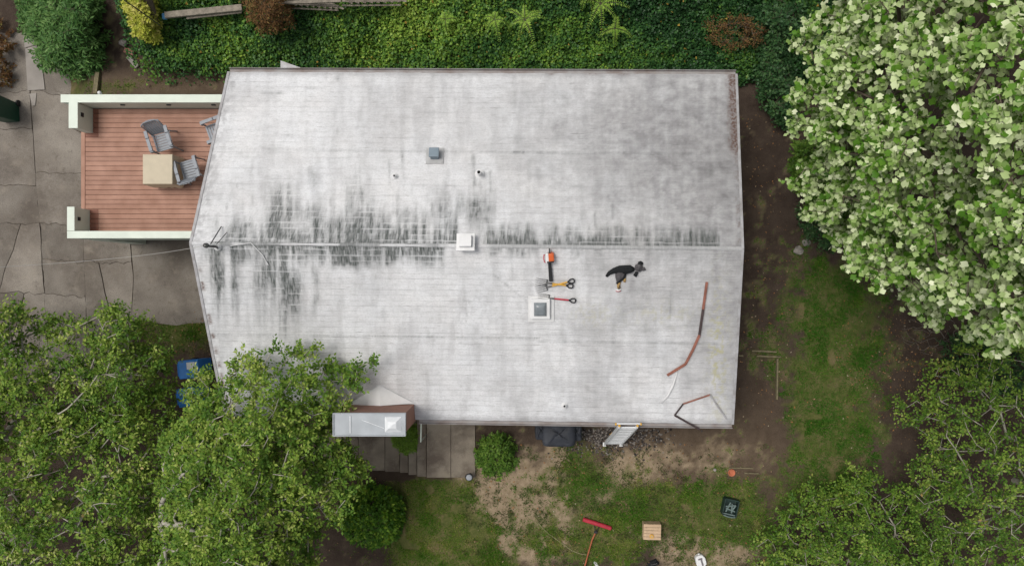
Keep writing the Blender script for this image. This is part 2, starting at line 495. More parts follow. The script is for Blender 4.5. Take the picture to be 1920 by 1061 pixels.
# pale walk running up to the street
slab([(47, 92), (74, 84), (84, 168), (52, 170)], ZD + 0.015, 'concrete_light', 0.05)
slab([(38, 10), (62, 10), (74, 82), (46, 90)], ZD + 0.014, 'concrete_light', 0.05)
slab([(55, 176), (68, 175), (66, 198), (60, 199)], ZD + 0.013, 'concrete_light', 0.04)

# ------------------------------------------------------------------ entry walk with steps
walk = structure(MB().prism([PG(600, 818)[:2], PG(600, 900)[:2], PG(890, 900)[:2], PG(890, 780)[:2], PG(780, 780)[:2]], -1.6, -1.32).build('path', M['joint']))
M['walk'] = mat('stained_concrete', (0.17, 0.140, 0.112), 0.9, 0.2, 1.6, 0.4, 50, col2=(0.31, 0.27, 0.215), spec=0.2, detail=8)
blotch(M['walk'], 1.1, .47, .64, (.105, .082, .066), .8)
blotch(M['walk'], 3.5, .55, .7, (.30, .26, .20), .6)
zs = 0.06
def flag(name, x0, x1, y0, y1, z, th=0.17, yskew=0.0):
    a = [P(x0, y0, z), P(x0, y1, z), P(x1, y1 + yskew, z), P(x1, y0, z)]
    return MB().prism([p[:2] for p in a], z - th, z).build(name, M['walk'], walk, bevel=0.012)
flag('porch_slab', 800, 845, 740, 895, zs, 0.3)
flag('porch_slab', 845.6, 891, 740, 895, zs - 0.004, 0.3)
zc = zs
for i, (x0, x1, yb) in enumerate([(782, 799.4, 893), (766, 781.4, 890), (750, 765.4, 886)]):
    zc -= 0.16
    flag('step', x0, x1, 760, yb, zc, 0.3)
zc -= 0.16
flag('landing_slab', 722, 749.4, 760, 884, zc, 0.3)
flag('landing_slab', 672, 721.4, 760, 882, zc, 0.3)
for i, (x0, x1) in enumerate([(654, 671.4), (630, 653.4), (596, 629.4)]):
    zc -= 0.15
    flag('step', x0, x1, 760, 884, zc, 0.3)

# ------------------------------------------------------------------ house
ZE, ZR = 2.90, 4.28
TL, TR = P(428.5, 135, ZE), P(1381, 139.5, ZE)
BL, BR = P(422, 781, ZE), P(1374, 795, ZE)
RL, RR = P(357, 456, ZR), P(1393, 466, ZR)
def roof_pt(s, u, v):
    """s 0 = north slope, 1 = south; u along the ridge, v 0 ridge .. 1 eave"""
    a, b = (TL, TR) if s == 0 else (BL, BR)
    u = np.asarray(u)[..., None]; v = np.asarray(v)[..., None]
    return (RL * (1 - u) + RR * u) * (1 - v) + (a * (1 - u) + b * u) * v
def roof_z(X, Y):
    u = (X - RL[0]) / (RR[0] - RL[0])
    yr = RL[1] * (1 - u) + RR[1] * u
    if Y > yr: ye = TL[1] * (1 - u) + TR[1] * u
    else: ye = BL[1] * (1 - u) + BR[1] * u
    v = (Y - yr) / (ye - yr)
    return ZR + (ZE - ZR) * v
def roofP(px, py, dz=0.012):
    z = 3.5
    for i in range(20):
        p = P(px, py, z); z = float(roof_z(p[0], p[1])) + dz
    return P(px, py, z)
nN = np.cross(TR - TL, RL - TL); nN /= np.linalg.norm(nN); nN *= np.sign(nN[2])
nS = np.cross(BR - BL, RL - BL); nS /= np.linalg.norm(nS); nS *= np.sign(nS[2])

house = thing('house', 'single-storey house with low-pitched stained white roof', 'house', (0, 0, -1.4))
# walls (set back under the eaves)
wx0, wx1, wy0, wy1 = -7.15, 4.55, -3.02, 4.85
wl = MB()
wl.add([(wx0, wy0, -1.5), (wx1, wy0, -1.5), (wx1, wy1, -1.5), (wx0, wy1, -1.5),
        (wx0, wy0, 2.9), (wx1, wy0, 2.9), (wx1, wy1, 2.9), (wx0, wy1, 2.9), (wx0, 0.92, 4.05), (wx1, 0.92, 4.05)],
       [(0, 1, 5, 4), (2, 3, 7, 6), (1, 2, 6, 9, 5), (3, 0, 4, 8, 7), (4, 5, 9, 8), (7, 8, 9, 6), (3, 2, 1, 0)])
wl.build('wall', M['siding'], house)
dr = MB().box((-1.15 + 0.2, wy0 - 0.02, 1.1), (0.95, 0.06, 2.05)).build('door', M['wood_grey'], house, 0.01)
MB().lathe([(0.02, 0), (0.03, 0.02), (0.03, 0.05), (0.01, 0.06)], (-1.3, wy0 - 0.09, 1.05), 10).build('handle', M['darksteel'], dr)
for wx in (1.6, 3.5):
    w_ = MB().box((wx, wy0 - 0.02, 1.6), (1.3, 0.05, 1.1)).build('window', M['white_paint'], house, 0.01)
    MB().box((wx, wy0 - 0.05, 1.6), (1.16, 0.02, 0.96)).build('pane', M['skylight_dome'], w_)

# roof deck slab with fascia
rd = MB()
def lower(p, d): return np.array([p[0], p[1], p[2] - d])
top = [TL, TR, RR, BR, BL, RL]
vs = [lower(p, 0.03) for p in top] + [lower(p, 0.22) for p in top]
rd.add(vs, [(0, 5, 2, 1), (5, 4, 3, 2), (7, 8, 11, 6), (8, 9, 10, 11), (0, 1, 7, 6), (1, 2, 8, 7), (2, 3, 9, 8), (3, 4, 10, 9), (4, 5, 11, 10), (5, 0, 6, 11)])
roof = rd.build('roof', M['gutter'], house)

def make_streaks():
    r = np.random.default_rng(21); out = ([], [])
    def band(s, n, x0, x1, w, off, ln, amp):
        for i in range(n):
            out[s].append((r.uniform(x0, x1), r.uniform(*w), r.uniform(*off), r.uniform(*ln), r.uniform(*amp), r.uniform(-.03, .05)))
    band(0, 120, 400, 858, (1.6, 5), (-4, 12), (18, 78), (.12, .6))
    band(0, 12, 508, 548, (2, 6), (10, 60), (40, 70), (.3, .8))
    band(0, 9, 655, 680, (2, 5), (20, 70), (40, 60), (.25, .6))
    band(0, 14, 700, 850, (2, 5), (20, 60), (25, 50), (.15, .5))
    band(0, 24, 560, 700, (2, 5), (20, 60), (20, 45), (.1, .4))
    band(0, 16, 855, 920, (2, 5), (40, 75), (12, 34), (.25, .6))
    band(0, 150, 906, 1350, (1.6, 4.2), (-3, 4), (14, 50), (.45, 1.3))
    band(0, 26, 906, 1060, (2, 5), (0, 10), (18, 44), (.15, .5))
    band(0, 30, 450, 1300, (1.2, 2.4), (30, 120), (8, 26), (.1, .35))
    band(1, 110, 380, 830, (1.6, 5), (-3, 6), (14, 52), (.15, .65))
    band(1, 16, 395, 450, (2, 5), (0, 30), (50, 110), (.15, .45))
    band(1, 14, 470, 560, (2, 6), (20, 60), (30, 70), (.15, .5))
    band(1, 8, 526, 552, (2, 4), (30, 90), (50, 90), (.3, .7))
    band(1, 22, 450, 600, (1.5, 4), (40, 110), (30, 60), (.05, .25))
    band(1, 30, 385, 600, (2, 5), (0, 40), (40, 130), (.08, .4))
    band(1, 26, 600, 830, (2, 6), (-3, 6), (22, 48), (.2, .6))
    band(1, 40, 906, 1010, (1.5, 4), (-3, 3), (8, 26), (.15, .6))
    band(1, 40, 1010, 1320, (1.2, 3), (-3, 3), (5, 22), (.1, .55))
    band(1, 16, 560, 1250, (1.2, 2.2), (30, 200), (8, 30), (.06, .25))
    return [np.array(o) for o in out]
STREAKS = make_streaks()

def stain_fields(px, py, u, v, s):
    ridge_y = 456 + 10 * (px - 357) / 1036.0
    d = np.abs(py - ridge_y)
    st1 = fbm(px / 13.0, py / 150.0 + 7 * s, 41 + s, 4)
    st2 = fbm(px / 34.0, py / 260.0 + 3 * s, 51 + s, 3)
    fine = fbm(px / 5.0, py / 9.0, 61, 3)
    blot = fbm(px / 70.0, py / 60.0, 71, 4)
    dark = np.zeros_like(px)
    dsig = (ridge_y - py) if s == 0 else (py - ridge_y)
    S = STREAKS[s]
    dx = (px[None, :] - S[:, 0:1] - S[:, 5:6] * dsig[None, :])
    dark += (S[:, 4:5] * np.exp(-0.5 * (dx / S[:, 1:2]) ** 2) * sstep(-3, 3, dsig[None, :] - S[:, 2:3]) * (1 - sstep(.55, 1.1, (dsig[None, :] - S[:, 2:3]) / S[:, 3:4]))).sum(0)
    dark = 1 - np.exp(-dark)
    if s == 0:
        A = sstep(392, 440, px) * (1 - sstep(848, 866, px))
        dark += 0.70 * A * (1 - sstep(10, 54, d + 28 * (st2 - .5) + 50 * (st1 - .5))) * (.5 + st1)
        A2 = sstep(903, 915, px) * (1 - 0.7 * sstep(1060, 1300, px)) * (1 - sstep(1325, 1372, px))
        dark += 0.50 * A2 * (1 - sstep(4, 26, d + 14 * (st2 - .5) + 26 * (st1 - .5))) * (.4 + st1)
        dark += 0.62 * gs(px, py, 878, 395, 44, 26) * sstep(0.35, 0.6, st1) + 0.35 * gs(px, py, 600, 395, 130, 30) * sstep(0.4, 0.62, st1)
        dark += 0.5 * gs(px, py, 526, 368, 16, 22) * (0.4 + st1) + 0.5 * gs(px, py, 664, 350, 12, 26) * (0.4 + st1) + 0.3 * gs(px, py, 585, 325, 8, 12)
        for (x, y0, y1, w, a) in ((754, 285, 338, 2.2, .5), (729, 300, 345, 1.3, .3), (887, 288, 350, 2.6, .75), (919, 318, 362, 1.8, .6), (901, 338, 360, 2, .25),
                                  (1148, 380, 412, 1.5, .5), (1115, 395, 425, 1.8, .5), (540, 345, 375, 2, .5), (508, 352, 395, 2, .45), (444, 345, 352, 1.6, .5), (424, 382, 392, 1.6, .5)):
            dark += a * np.exp(-0.5 * ((px - x - 0.04 * (py - y0)) / w) ** 2) * sstep(y0 - 4, y0 + 6, py) * (1 - sstep(y1 - 4, y1 + 4, py))
        for (x0, x1, y, a) in ((490, 532, 174, .4), (480, 515, 163, .22), (575, 605, 165, .3), (645, 665, 165, .28), (528, 560, 253, .3), (430, 500, 242, .12), (400, 980, 279, .32), (960, 1130, 286, .38), (1130, 1300, 287, .28)):
            dark += a * np.exp(-0.5 * ((py - y - 0.012 * (px - x0)) / 1.5) ** 2) * sstep(x0 - 8, x0 + 3, px) * (1 - sstep(x1 - 3, x1 + 8, px))
        dark += 0.8 * gs(px, py, 631, 148, 4, 3) + 0.5 * gs(px, py, 1332, 322, 6, 5)
    else:
        A = sstep(378, 400, px) * (1 - sstep(812, 838, px))
        dark += 0.75 * A * (1 - sstep(8, 46, d + 22 * (st2 - .5) + 44 * (st1 - .5))) * (.4 + st1)
        dark += 0.95 * gs(px, py, 534, 560, 5, 42) * (0.5 + st1) + 0.65 * gs(px, py, 549, 545, 10, 30) * (0.3 + st1) + 0.5 * gs(px, py, 505, 515, 16, 22) * sstep(.35, .6, st1)
        dark += 0.5 * sstep(0.45, 0.7, st1) * gs(px, py, 450, 545, 60, 60) + 0.3 * sstep(0.45, 0.7, st1) * gs(px, py, 545, 600, 26, 40)
        dark += 0.34 * gs(px, py, 965, 510, 26, 18) * sstep(0.4, 0.62, st1) + 0.2 * gs(px, py, 880, 590, 34, 30) * sstep(0.45, 0.6, fine)
        for (x0, x1, y, a) in ((700, 1010, 630, .5), (1010, 1345, 640, .42), (400, 700, 627, .32), (1180, 1320, 545, .2), (1190, 1330, 575, .18), (1175, 1330, 608, .15)):
            dark += a * np.exp(-0.5 * ((py - y - 0.012 * (px - x0)) / 1.3) ** 2) * sstep(x0 - 8, x0 + 3, px) * (1 - sstep(x1 - 3, x1 + 8, px))
        for (x, y0, y1, w, a) in ((1257, 548, 600, 1.6, .3), (1100, 470, 500, 1.5, .35), (1075, 490, 515, 1.5, .25)):
            dark += a * np.exp(-0.5 * ((px - x) / w) ** 2) * sstep(y0 - 4, y0 + 6, py) * (1 - sstep(y1 - 4, y1 + 4, py))
        dark += 0.45 * sstep(0.0, 1.0, 1 - np.abs((py - 512) - (px - 922) * 0.80) / 4.0) * sstep(922, 930, px) * (1 - sstep(985, 992, px))
        # clean lines down from the cable mount
        dark *= 1 - 0.8 * gs(px, 0, 424 + (py - 460) * 0.05, 0, 5, 1)
    brk = fbm(px / 5.0, py / 55.0 + 3 * s, 121, 4); brk2 = fbm(px / 24.0, py / 20.0, 123, 4)
    dark = dark * np.clip(.15 + 1.55 * (brk - .12), 0.1, 1.15) * np.clip(.35 + 1.25 * brk2, .3, 1.2)
    # grime
    gr = 0.78 * gs(px, py, 1300, 235, 110, 75) + 0.46 * gs(px, py, 1335, 340, 75, 80) + .26 * gs(px, py, 1320, 430, 80, 40) + 0.42 * gs(px, py, 1240, 300, 150, 130) + .16 * gs(px, py, 1040, 230, 160, 90)
    gr += 0.34 * sstep(1300, 1385, px) * sstep(150, 220, py) * (1 - 0.5 * sstep(470, 640, py))
    gr += 0.26 * gs(px, py, 1230, 560, 120, 80) + 0.10 * gs(px, py, 745, 210, 60, 60) + 0.08 * gs(px, py, 560, 600, 120, 70)
    gr *= np.clip(0.55 + .9 * fbm(px / 26.0, py / 16.0, 91, 6), 0, 1.5) * np.clip(.45 + 1.1 * fbm(px / 9.0, py / 90.0, 92, 4), 0, 1.4) * np.clip(.5 + fbm(px / 5.0, py / 3.5, 94, 3), .4, 1.3)
    gr += 0.13 * sstep(0.50, 0.74, fbm(px / 30.0, py / 7.0, 95, 4)) * (0.5 + 0.6 * sstep(900, 1200, px)) + 0.26 * sstep(.42, .75, blot) * (.35 + .8 * sstep(850, 1150, px)) + .18 * sstep(.5, .75, fbm(px / 16.0, py / 80.0, 93, 4))
    gr += 0.40 * (1 - sstep(9, 15, py - 127 - 0.005 * px + 3 * (fine - .5))) * (1.0 if s == 0 else 0)
    gr += (0.45 if s == 1 else 0) * sstep(-19, -10, py - (783 + 0.0145 * px) + 5 * (fine - .5))
    lf = np.where(s == 0, 427 + (357 - 427) * (1 - v), 424 + (357 - 424) * (1 - v))
    gr += 0.42 * (1 - sstep(5, 34, px - lf)) * sstep(0.42, 0.6, fbm(px / 6.0, py / 7.0, 97, 3)) * (1.0 if s == 0 else 0.25)
    for (x0, x1, y0, y1, a_) in ((690, 760, 160, 275, .10), (1180, 1290, 470, 600, .10), (930, 1000, 590, 760, .07), (1035, 1100, 640, 700, -.08), (560, 640, 560, 690, .08), (760, 830, 640, 780, .06), (1240, 1330, 640, 720, .10), (1120, 1190, 180, 290, .10), (450, 520, 200, 270, -.07), (1000, 1060, 300, 400, .08)):
        gr += a_ * sstep(x0 - 3, x0 + 2, px + 8 * (fine - .5)) * (1 - sstep(x1 - 2, x1 + 3, px)) * sstep(y0 - 3, y0 + 2, py) * (1 - sstep(y1 - 2, y1 + 3, py + 8 * (fine - .5)))
    gr += .30 * sstep(1340, 1392, px) * (.6 + .8 * fine) + .22 * gs(px, py, 1350, 600, 40, 120) * (.5 + fine)
    moss = (0.8 * gs(px, py, 1346, 660, 13, 80) + 0.4 * gs(px, py, 1245, 590, 40, 14) + 0.3 * gs(px, py, 1110, 590, 30, 16)) * sstep(0.52, 0.68, fbm(px / 5.0, py / 5.0, 99, 3)) if s == 1 else np.zeros_like(px)
    rt = np.where(s == 0, 1381 + 12 * (1 - v), 1373 + 20 * (1 - v))
    rust = (sstep(-24, -10, px - rt + 9 * (fine - .5)) * (1 - sstep(270, 300, py)) + 0.5 * sstep(-14, -6, px - rt) * sstep(0.5, 0.65, fine)) * (1.0 if s == 0 else 0.0)
    rust = rust + (0.8 * gs(px, py, 1112, 135, 10, 4) + 0.8 * gs(px, py, 1170, 135, 10, 4) + 0.9 * gs(px, py, 1034, 138, 4, 2) + 0.45 * (1 - sstep(2, 8, py - 127 - 0.005 * px)) * sstep(0.4, 0.6, blot)) * (1.0 if s == 0 else 0)
    if s == 1:   # dashed rusty line along the left rake
        rust = rust + np.exp(-0.5 * ((px - lf - 8) / 2.6) ** 2) * sstep(0.45, 0.55, vnoise(py / 9.0, 2.2, 12)) * sstep(490, 520, py) * 0.9
    return dark, gr, moss, rust

def roof_material():
    m = bpy.data.materials.new('stained_white_roof_coating'); m.use_nodes = True
    N, L = nodes_of(m); b = N['Principled BSDF']; b.inputs['Roughness'].default_value = 0.75; b.inputs['Specular IOR Level'].default_value = 0.25
    tc = N.new('ShaderNodeTexCoord')
    def att(n):
        a = N.new('ShaderNodeAttribute'); a.attribute_name = n; return a.outputs['Fac']
    def noise(vec_scale, sc_, det=5):
        mp = N.new('ShaderNodeMapping'); mp.inputs['Scale'].default_value = vec_scale
        L.new(tc.outputs['Object'], mp.inputs['Vector'])
        n = N.new('ShaderNodeTexNoise'); n.inputs['Scale'].default_value = sc_; n.inputs['Detail'].default_value = det
        L.new(mp.outputs[0], n.inputs['Vector']); return n.outputs['Fac']
    def rng_(v, a, c, d=0, e=1):
        r = N.new('ShaderNodeMapRange'); r.inputs['From Min'].default_value = a; r.inputs['From Max'].default_value = c
        r.inputs['To Min'].default_value = d; r.inputs['To Max'].default_value = e
        L.new(v, r.inputs['Value']); return r.outputs[0]
    def mul(a, c):
        x = N.new('ShaderNodeMath'); x.operation = 'MULTIPLY'; x.use_clamp = True
        L.new(a, x.inputs[0]); L.new(c, x.inputs[1]); return x.outputs[0]
    def mix(f, a, c):
        x = N.new('ShaderNodeMix'); x.data_type = 'RGBA'; L.new(f, x.inputs[0])
        for s_, v in ((x.inputs[6], a), (x.inputs[7], c)):
            if isinstance(v, tuple): s_.default_value = (*v, 1)
            else: L.new(v, s_)
        return x.outputs[2]
    base = mix(rng_(noise((1, 1, 1), 1.1), 0.3, 0.7), (0.72, 0.715, 0.72), (0.75, 0.76, 0.78))
    base = mix(rng_(noise((1, 1.6, 1.6), 26, 4), 0.47, 0.66, 0, 0.30), base, (0.40, 0.40, 0.405))
    base = mix(rng_(noise((.5, 3, 3), 12, 6), 0.54, 0.70, 0, 0.35), base, (0.42, 0.42, 0.42))
    base = mix(rng_(noise((1, 1.3, 1.3), 1.7, 8), 0.46, 0.72, 0, 0.32), base, (0.49, 0.49, 0.50))
    base = mix(rng_(noise((1, 1.4, 1.4), 7, 8), 0.50, 0.72, 0, 0.30), base, (0.45, 0.45, 0.45))
    base = mix(rng_(noise((2.2, .55, .55), 2.6, 5), 0.54, 0.74, 0, 0.28), base, (0.45, 0.46, 0.46))
    g = mul(att('grime_shade'), rng_(noise((1, 1.3, 1.3), 3.5, 12), 0.3, 0.7, 0.78, 1.15))
    base = mix(g, base, (0.20, 0.195, 0.20))
    d = mul(att('stain'), rng_(noise((5, .8, .8), 7, 5), 0.3, 0.7, 0.7, 1.2))
    base = mix(d, base, (0.075, 0.085, 0.080))
    base = mix(att('moss'), base, (0.42, 0.40, 0.22))
    ru = mul(att('rust'), rng_(noise((1, 1, 1), 18, 4), 0.35, 0.6, 0.4, 1.0))
    base = mix(ru, base, (0.12, 0.07, 0.055))
    L.new(base, b.inputs['Base Color'])
    bp = N.new('ShaderNodeBump'); bp.inputs['Strength'].default_value = 0.35; bp.inputs['Distance'].default_value = 0.02
    L.new(noise((1, 2, 2), 22, 5), bp.inputs['Height']); L.new(bp.outputs['Normal'], b.inputs['Normal'])
    return m
M['roof'] = roof_material()

NCOURSE = 33
nu = 420
uu = np.linspace(0, 1, nu)
for s in (0, 1):
    nrm = nN if s == 0 else nS
    for k in range(NCOURSE):
        v0, v1 = k / NCOURSE, (k + 1) / NCOURSE
        vrows = [v0 - 0.002 if k else v0, v0 + (v1 - v0) * 0.3, v0 + (v1 - v0) * 0.62, v0 + (v1 - v0) * 0.9, v1 - 0.0006, v1]
        hgt = [0.0, 0.001, 0.0022, 0.0032, 0.0035, -0.001]
        if k == NCOURSE - 1: hgt[-1] = -0.06
        V = []; SA = []; GA = []; MA = []; RA = []
        wob = 0.30 / NCOURSE * (fbm(uu * 60, k * 3.7 + s * 50, 15, 3) - 0.5)
        tabs = np.floor(uu * 12.8 / 0.31 + (k % 2) * 0.5 + 0.13 * (k % 3)); tfr = uu * 12.8 / 0.31 + (k % 2) * 0.5 + 0.13 * (k % 3) - tabs
        tr = _hash(tabs.astype(int), np.full(nu, k + 100 * s), 5)
        joint = 1 - 0.40 * ((tfr < 0.09)).astype(float) * (vnoise(tabs * 1.7, k * 1.3 + 0 * uu, 8) > .4)
        for r, (vr, hh) in enumerate(zip(vrows, hgt)):
            vv = np.clip(vr + (wob if r >= 3 else 0), 0, 1) + 0 * uu
            p = roof_pt(s, uu, vv)
            relief = 0.010 * (fbm(p[:, 0] * 1.6, p[:, 1] * 2.4, 111, 4) - 0.5)
            wr = 0.03 * gs(*proj(p[:, 0], p[:, 1], p[:, 2]), 1090, 170, 55, 18) * (fbm(p[:, 0] * 5 + p[:, 1] * 4, p[:, 1] * 9, 113, 2) - 0.45)
            p = p + nrm * (hh + relief + wr)[:, None]
            qx, qy = proj(p[:, 0], p[:, 1], p[:, 2])
            dk, gr, mo, ru = stain_fields(qx, qy, uu, vv, s)
            dk = dk * (0.86 + 0.28 * tr) * joint
            if r >= 3:
                dk = dk * (1 - .6 * sstep(.35, .7, fbm(uu * 22, k * 5.1 + 30 * s, 19, 3))); gr = gr * 0.85 + 0.16 * sstep(.45, .8, fbm(uu * 14, k * 2.2 + 40 * s, 3, 3))  # broken grey on the lower rows paints the shadow line under each butt
            V.append(p); SA.append(np.clip(1.0 * dk, 0, 0.88)); GA.append(.9 * (1 - np.exp(-1.45 * np.clip(gr, 0, 3)))); MA.append(np.clip(mo, 0, 0.9)); RA.append(np.clip(ru, 0, 0.95))
        f = grid_faces(nu, len(vrows))
        if s == 0: f = f[:, ::-1] if False else f
        V = np.concatenate(V)
        # orient upward
        a, b2, c2 = V[f[0, 0]], V[f[0, 1]], V[f[0, 2]]
        if np.cross(b2 - a, c2 - a)[2] < 0: f = f[:, ::-1]
        me = np_mesh('shingle_course', V, f, {'stain': np.concatenate(SA), 'grime_shade': np.concatenate(GA), 'moss': np.concatenate(MA), 'rust': np.concatenate(RA)})
        me.materials.append(M['roof'])
        link('shingle_course', me, roof)

# ridge cap
V = []; SA = []; GA = []
prof = [(-0.045, -0.013), (-0.04, -0.008), (-0.012, 0.001), (0.0, 0.002), (0.012, 0.001), (0.04, -0.008), (0.045, -0.013)]
for (dy, dz) in prof:
    p = RL * (1 - uu[:, None]) + RR * uu[:, None]
    p = p + np.array([0, 0, 0.0]); p[:, 1] += dy; p[:, 2] += dz + 0.012 + 0.004 * (fbm(uu * 90, dy * 9, 3, 2) - .5)
    qx, qy = proj(p[:, 0], p[:, 1], p[:, 2])
    t = 0.75 * sstep(385, 400, qx) * (1 - sstep(810, 850, qx)) * (0.5 + fbm(qx / 12, dy, 4, 3)) + 0.42 * sstep(905, 925, qx) * (1 - 0.6 * sstep(1200, 1390, qx))
    t = t * np.where(qx < 870, .10 + .75 * sstep(.5, .66, vnoise(qx / 26, 3.3, 6)), .9) if abs(dy) < 0.03 else t * 1.0
    SA.append(np.clip(t, 0, .9)); GA.append(0.2 + 0 * qx + 0.25 * sstep(1000, 1390, qx)); V.append(p)
f = grid_faces(nu, len(prof)); V = np.concatenate(V)
if np.cross(V[f[0, 1]] - V[f[0, 0]], V[f[0, 2]] - V[f[0, 0]])[2] < 0: f = f[:, ::-1]
me = np_mesh('ridge_cap', V, f, {'stain': np.concatenate(SA), 'grime_shade': np.concatenate(GA), 'moss': 0 * np.concatenate(SA), 'rust': 0 * np.concatenate(SA)})
me.materials.append(M['roof']); link('ridge_cap', me, roof)

def edge_strip(name, a, b, w, h, m, out, dz=0.0, parent=None):
    """metal edge along a-b, sticking out sideways by `out`"""
    d = np.array(b) - np.array(a); d /= np.linalg.norm(d)
    side = np.array(out, float); side -= d * (side @ d); side /= np.linalg.norm(side)
    n = np.cross(d, side); n *= np.sign(n[2]) if n[2] != 0 else 1
    mb = MB(); vs = []
    for p in (a, b):
        p = np.array(p)
        vs += [p - side * w * 0.6 + n * (0.016 + dz), p + side * w * 0.4 + n * (0.016 + dz), p + side * w * 0.4 - n * h, p + side * (w * 0.4 - 0.006) - n * h, p + side * (w * 0.4 - 0.006) + n * (0.010 + dz), p - side * w * 0.6 + n * (0.010 + dz)]
    fs = [(i, (i + 1) % 6, 6 + (i + 1) % 6, 6 + i) for i in range(6)] + [(5, 4, 3, 2, 1, 0), (6, 7, 8, 9, 10, 11)]
    mb.add(vs, fs)
    return mb.build(name, m, parent or roof)
edge_strip('drip_edge', RL, TL, 0.065, 0.16, M['grey_metal'], (-1, 0, 0))
edge_strip('drip_edge', RL, BL, 0.065, 0.16, M['grey_metal'], (-1, 0, 0))
edge_strip('drip_edge', RR, TR, 0.06, 0.16, M['grey_metal'], (1, 0, 0))
edge_strip('drip_edge', RR, BR, 0.06, 0.16, M['grey_metal'], (1, 0, 0))
def gutter(a, b, sy):
    mb = MB(); a = np.array(a); b = np.array(b)
    pr = [(0.0, -0.03), (0.02, -0.10), (0.09, -0.10), (0.115, -0.02), (0.105, -0.02), (0.083, -0.088), (0.027, -0.088), (0.008, -0.03)]
    vs = []
    for p in (a, b):
        vs += [(p[0], p[1] + sy * o, p[2] + h) for o, h in pr]
    n = len(pr)
    mb.add(vs, [(i, (i + 1) % n, n + (i + 1) % n, n + i) for i in range(n)] + [tuple(range(n))[::-1], tuple(range(n, 2 * n))])
    return mb.build('gutter', M['gutter'], house)
gutter(TL, TR, 1)
uc = (777 - 424) / (1373 - 424.0)
gutter(BL + (BR - BL) * uc + np.array([0.12, 0, 0]), BR, -1)

# chimney
CX0, CX1, CY0, CY1, CZ = -4.56, -2.97, -3.47, -3.02, 4.36
def brick_material():
    m = bpy.data.materials.new('red_brick'); m.use_nodes = True
    N, L = nodes_of(m); b = N['Principled BSDF']; b.inputs['Roughness'].default_value = 0.85
    tc = N.new('ShaderNodeTexCoord'); br = N.new('ShaderNodeTexBrick')
    mp = N.new('ShaderNodeMapping'); mp.inputs['Rotation'].default_value = (math.radians(90), 0, 0)
    br.inputs['Color1'].default_value = (0.30, 0.135, 0.09, 1); br.inputs['Color2'].default_value = (0.22, 0.10, 0.07, 1); br.inputs['Mortar'].default_value = (0.27, 0.2, 0.16, 1)
    br.inputs['Scale'].default_value = 5.0; br.inputs['Mortar Size'].default_value = 0.02
    L.new(tc.outputs['Object'], mp.inputs['Vector']); L.new(mp.outputs[0], br.inputs['Vector']); L.new(br.outputs['Color'], b.inputs['Base Color'])
    return m
M['brick'] = brick_material()
chim = MB().box(((CX0 + CX1) / 2, (CY0 + CY1) / 2, (CZ - 1.2) / 2), (CX1 - CX0, CY1 - CY0, CZ + 1.2)).build('chimney', M['brick'], house)
cp = MB().box(((CX0 + CX1) / 2, (CY0 + CY1) / 2, CZ + 0.03), (CX1 - CX0 + 0.08, CY1 - CY0 + 0.08, 0.06))
cp.build('chimney_cap', M['steel'], chim, 0.006)
rim = MB()
hx, hy = (CX1 - CX0) / 2 + 0.03, (CY1 - CY0) / 2 + 0.03; cxm, cym = (CX0 + CX1) / 2, (CY0 + CY1) / 2
for (ox, oy, sx, sy) in ((0, hy, 2 * hx + 0.02, 0.02), (0, -hy, 2 * hx + 0.02, 0.02), (hx, 0, 0.02, 2 * hy - 0.022), (-hx, 0, 0.02, 2 * hy - 0.022)):
    rim.box((cxm + ox, cym + oy, CZ + 0.078), (sx, sy, 0.034))
stuff(rim.build('cap_rim', M['steel'], chim))
fl = MB(); fx0, fx1, fy0, fy1 = CX1 - 0.44, CX1 - 0.06, CY0 + 0.05, CY1 - 0.05
fl.add([(fx0, fy0, CZ + .062), (fx1, fy0, CZ + .062), (fx1, fy1, CZ + .062), (fx0, fy1, CZ + .062),
        (fx0 + .1, fy0 + .1, CZ + .16), (fx1 - .1, fy0 + .1, CZ + .16), (fx1 - .1, fy1 - .1, CZ + .16), (fx0 + .1, fy1 - .1, CZ + .16), ((fx0 + fx1) / 2, (fy0 + fy1) / 2, CZ + 0.19)],
       [(0, 1, 5, 4), (1, 2, 6, 5), (2, 3, 7, 6), (3, 0, 4, 7), (4, 5, 8), (5, 6, 8), (6, 7, 8), (7, 4, 8)])
fl.build('flue_cover', M['alu'], chim)
MB().tube([(CX0 + .36, CY0 + .03, CZ + .07), (CX0 + .36, CY1 - .03, CZ + .075)], 0.014, 8).build('cap_seam', M['alu'], chim)
MB().tube([(CX0 + .62, CY1 - .12, CZ + .062), (fx0 - .02, CY0 + .14, CZ + .066)], 0.006, 6).build('cap_seam', M['alu'], chim)
# cricket behind the chimney
ck = MB()
A_, B_, T_ = roofP(652, 758, .03), roofP(777, 756, .03), roofP(712, 722, .03)
Mid = np.array([(CX0 + CX1) / 2, CY1 + 0.005, float(roof_z(-3.7, CY1)) + 0.26])
ck.add([A_, B_, T_, Mid], [(0, 3, 2), (3, 1, 2), (0, 1, 3)])
ck.build('cricket', M['coating'], roof)

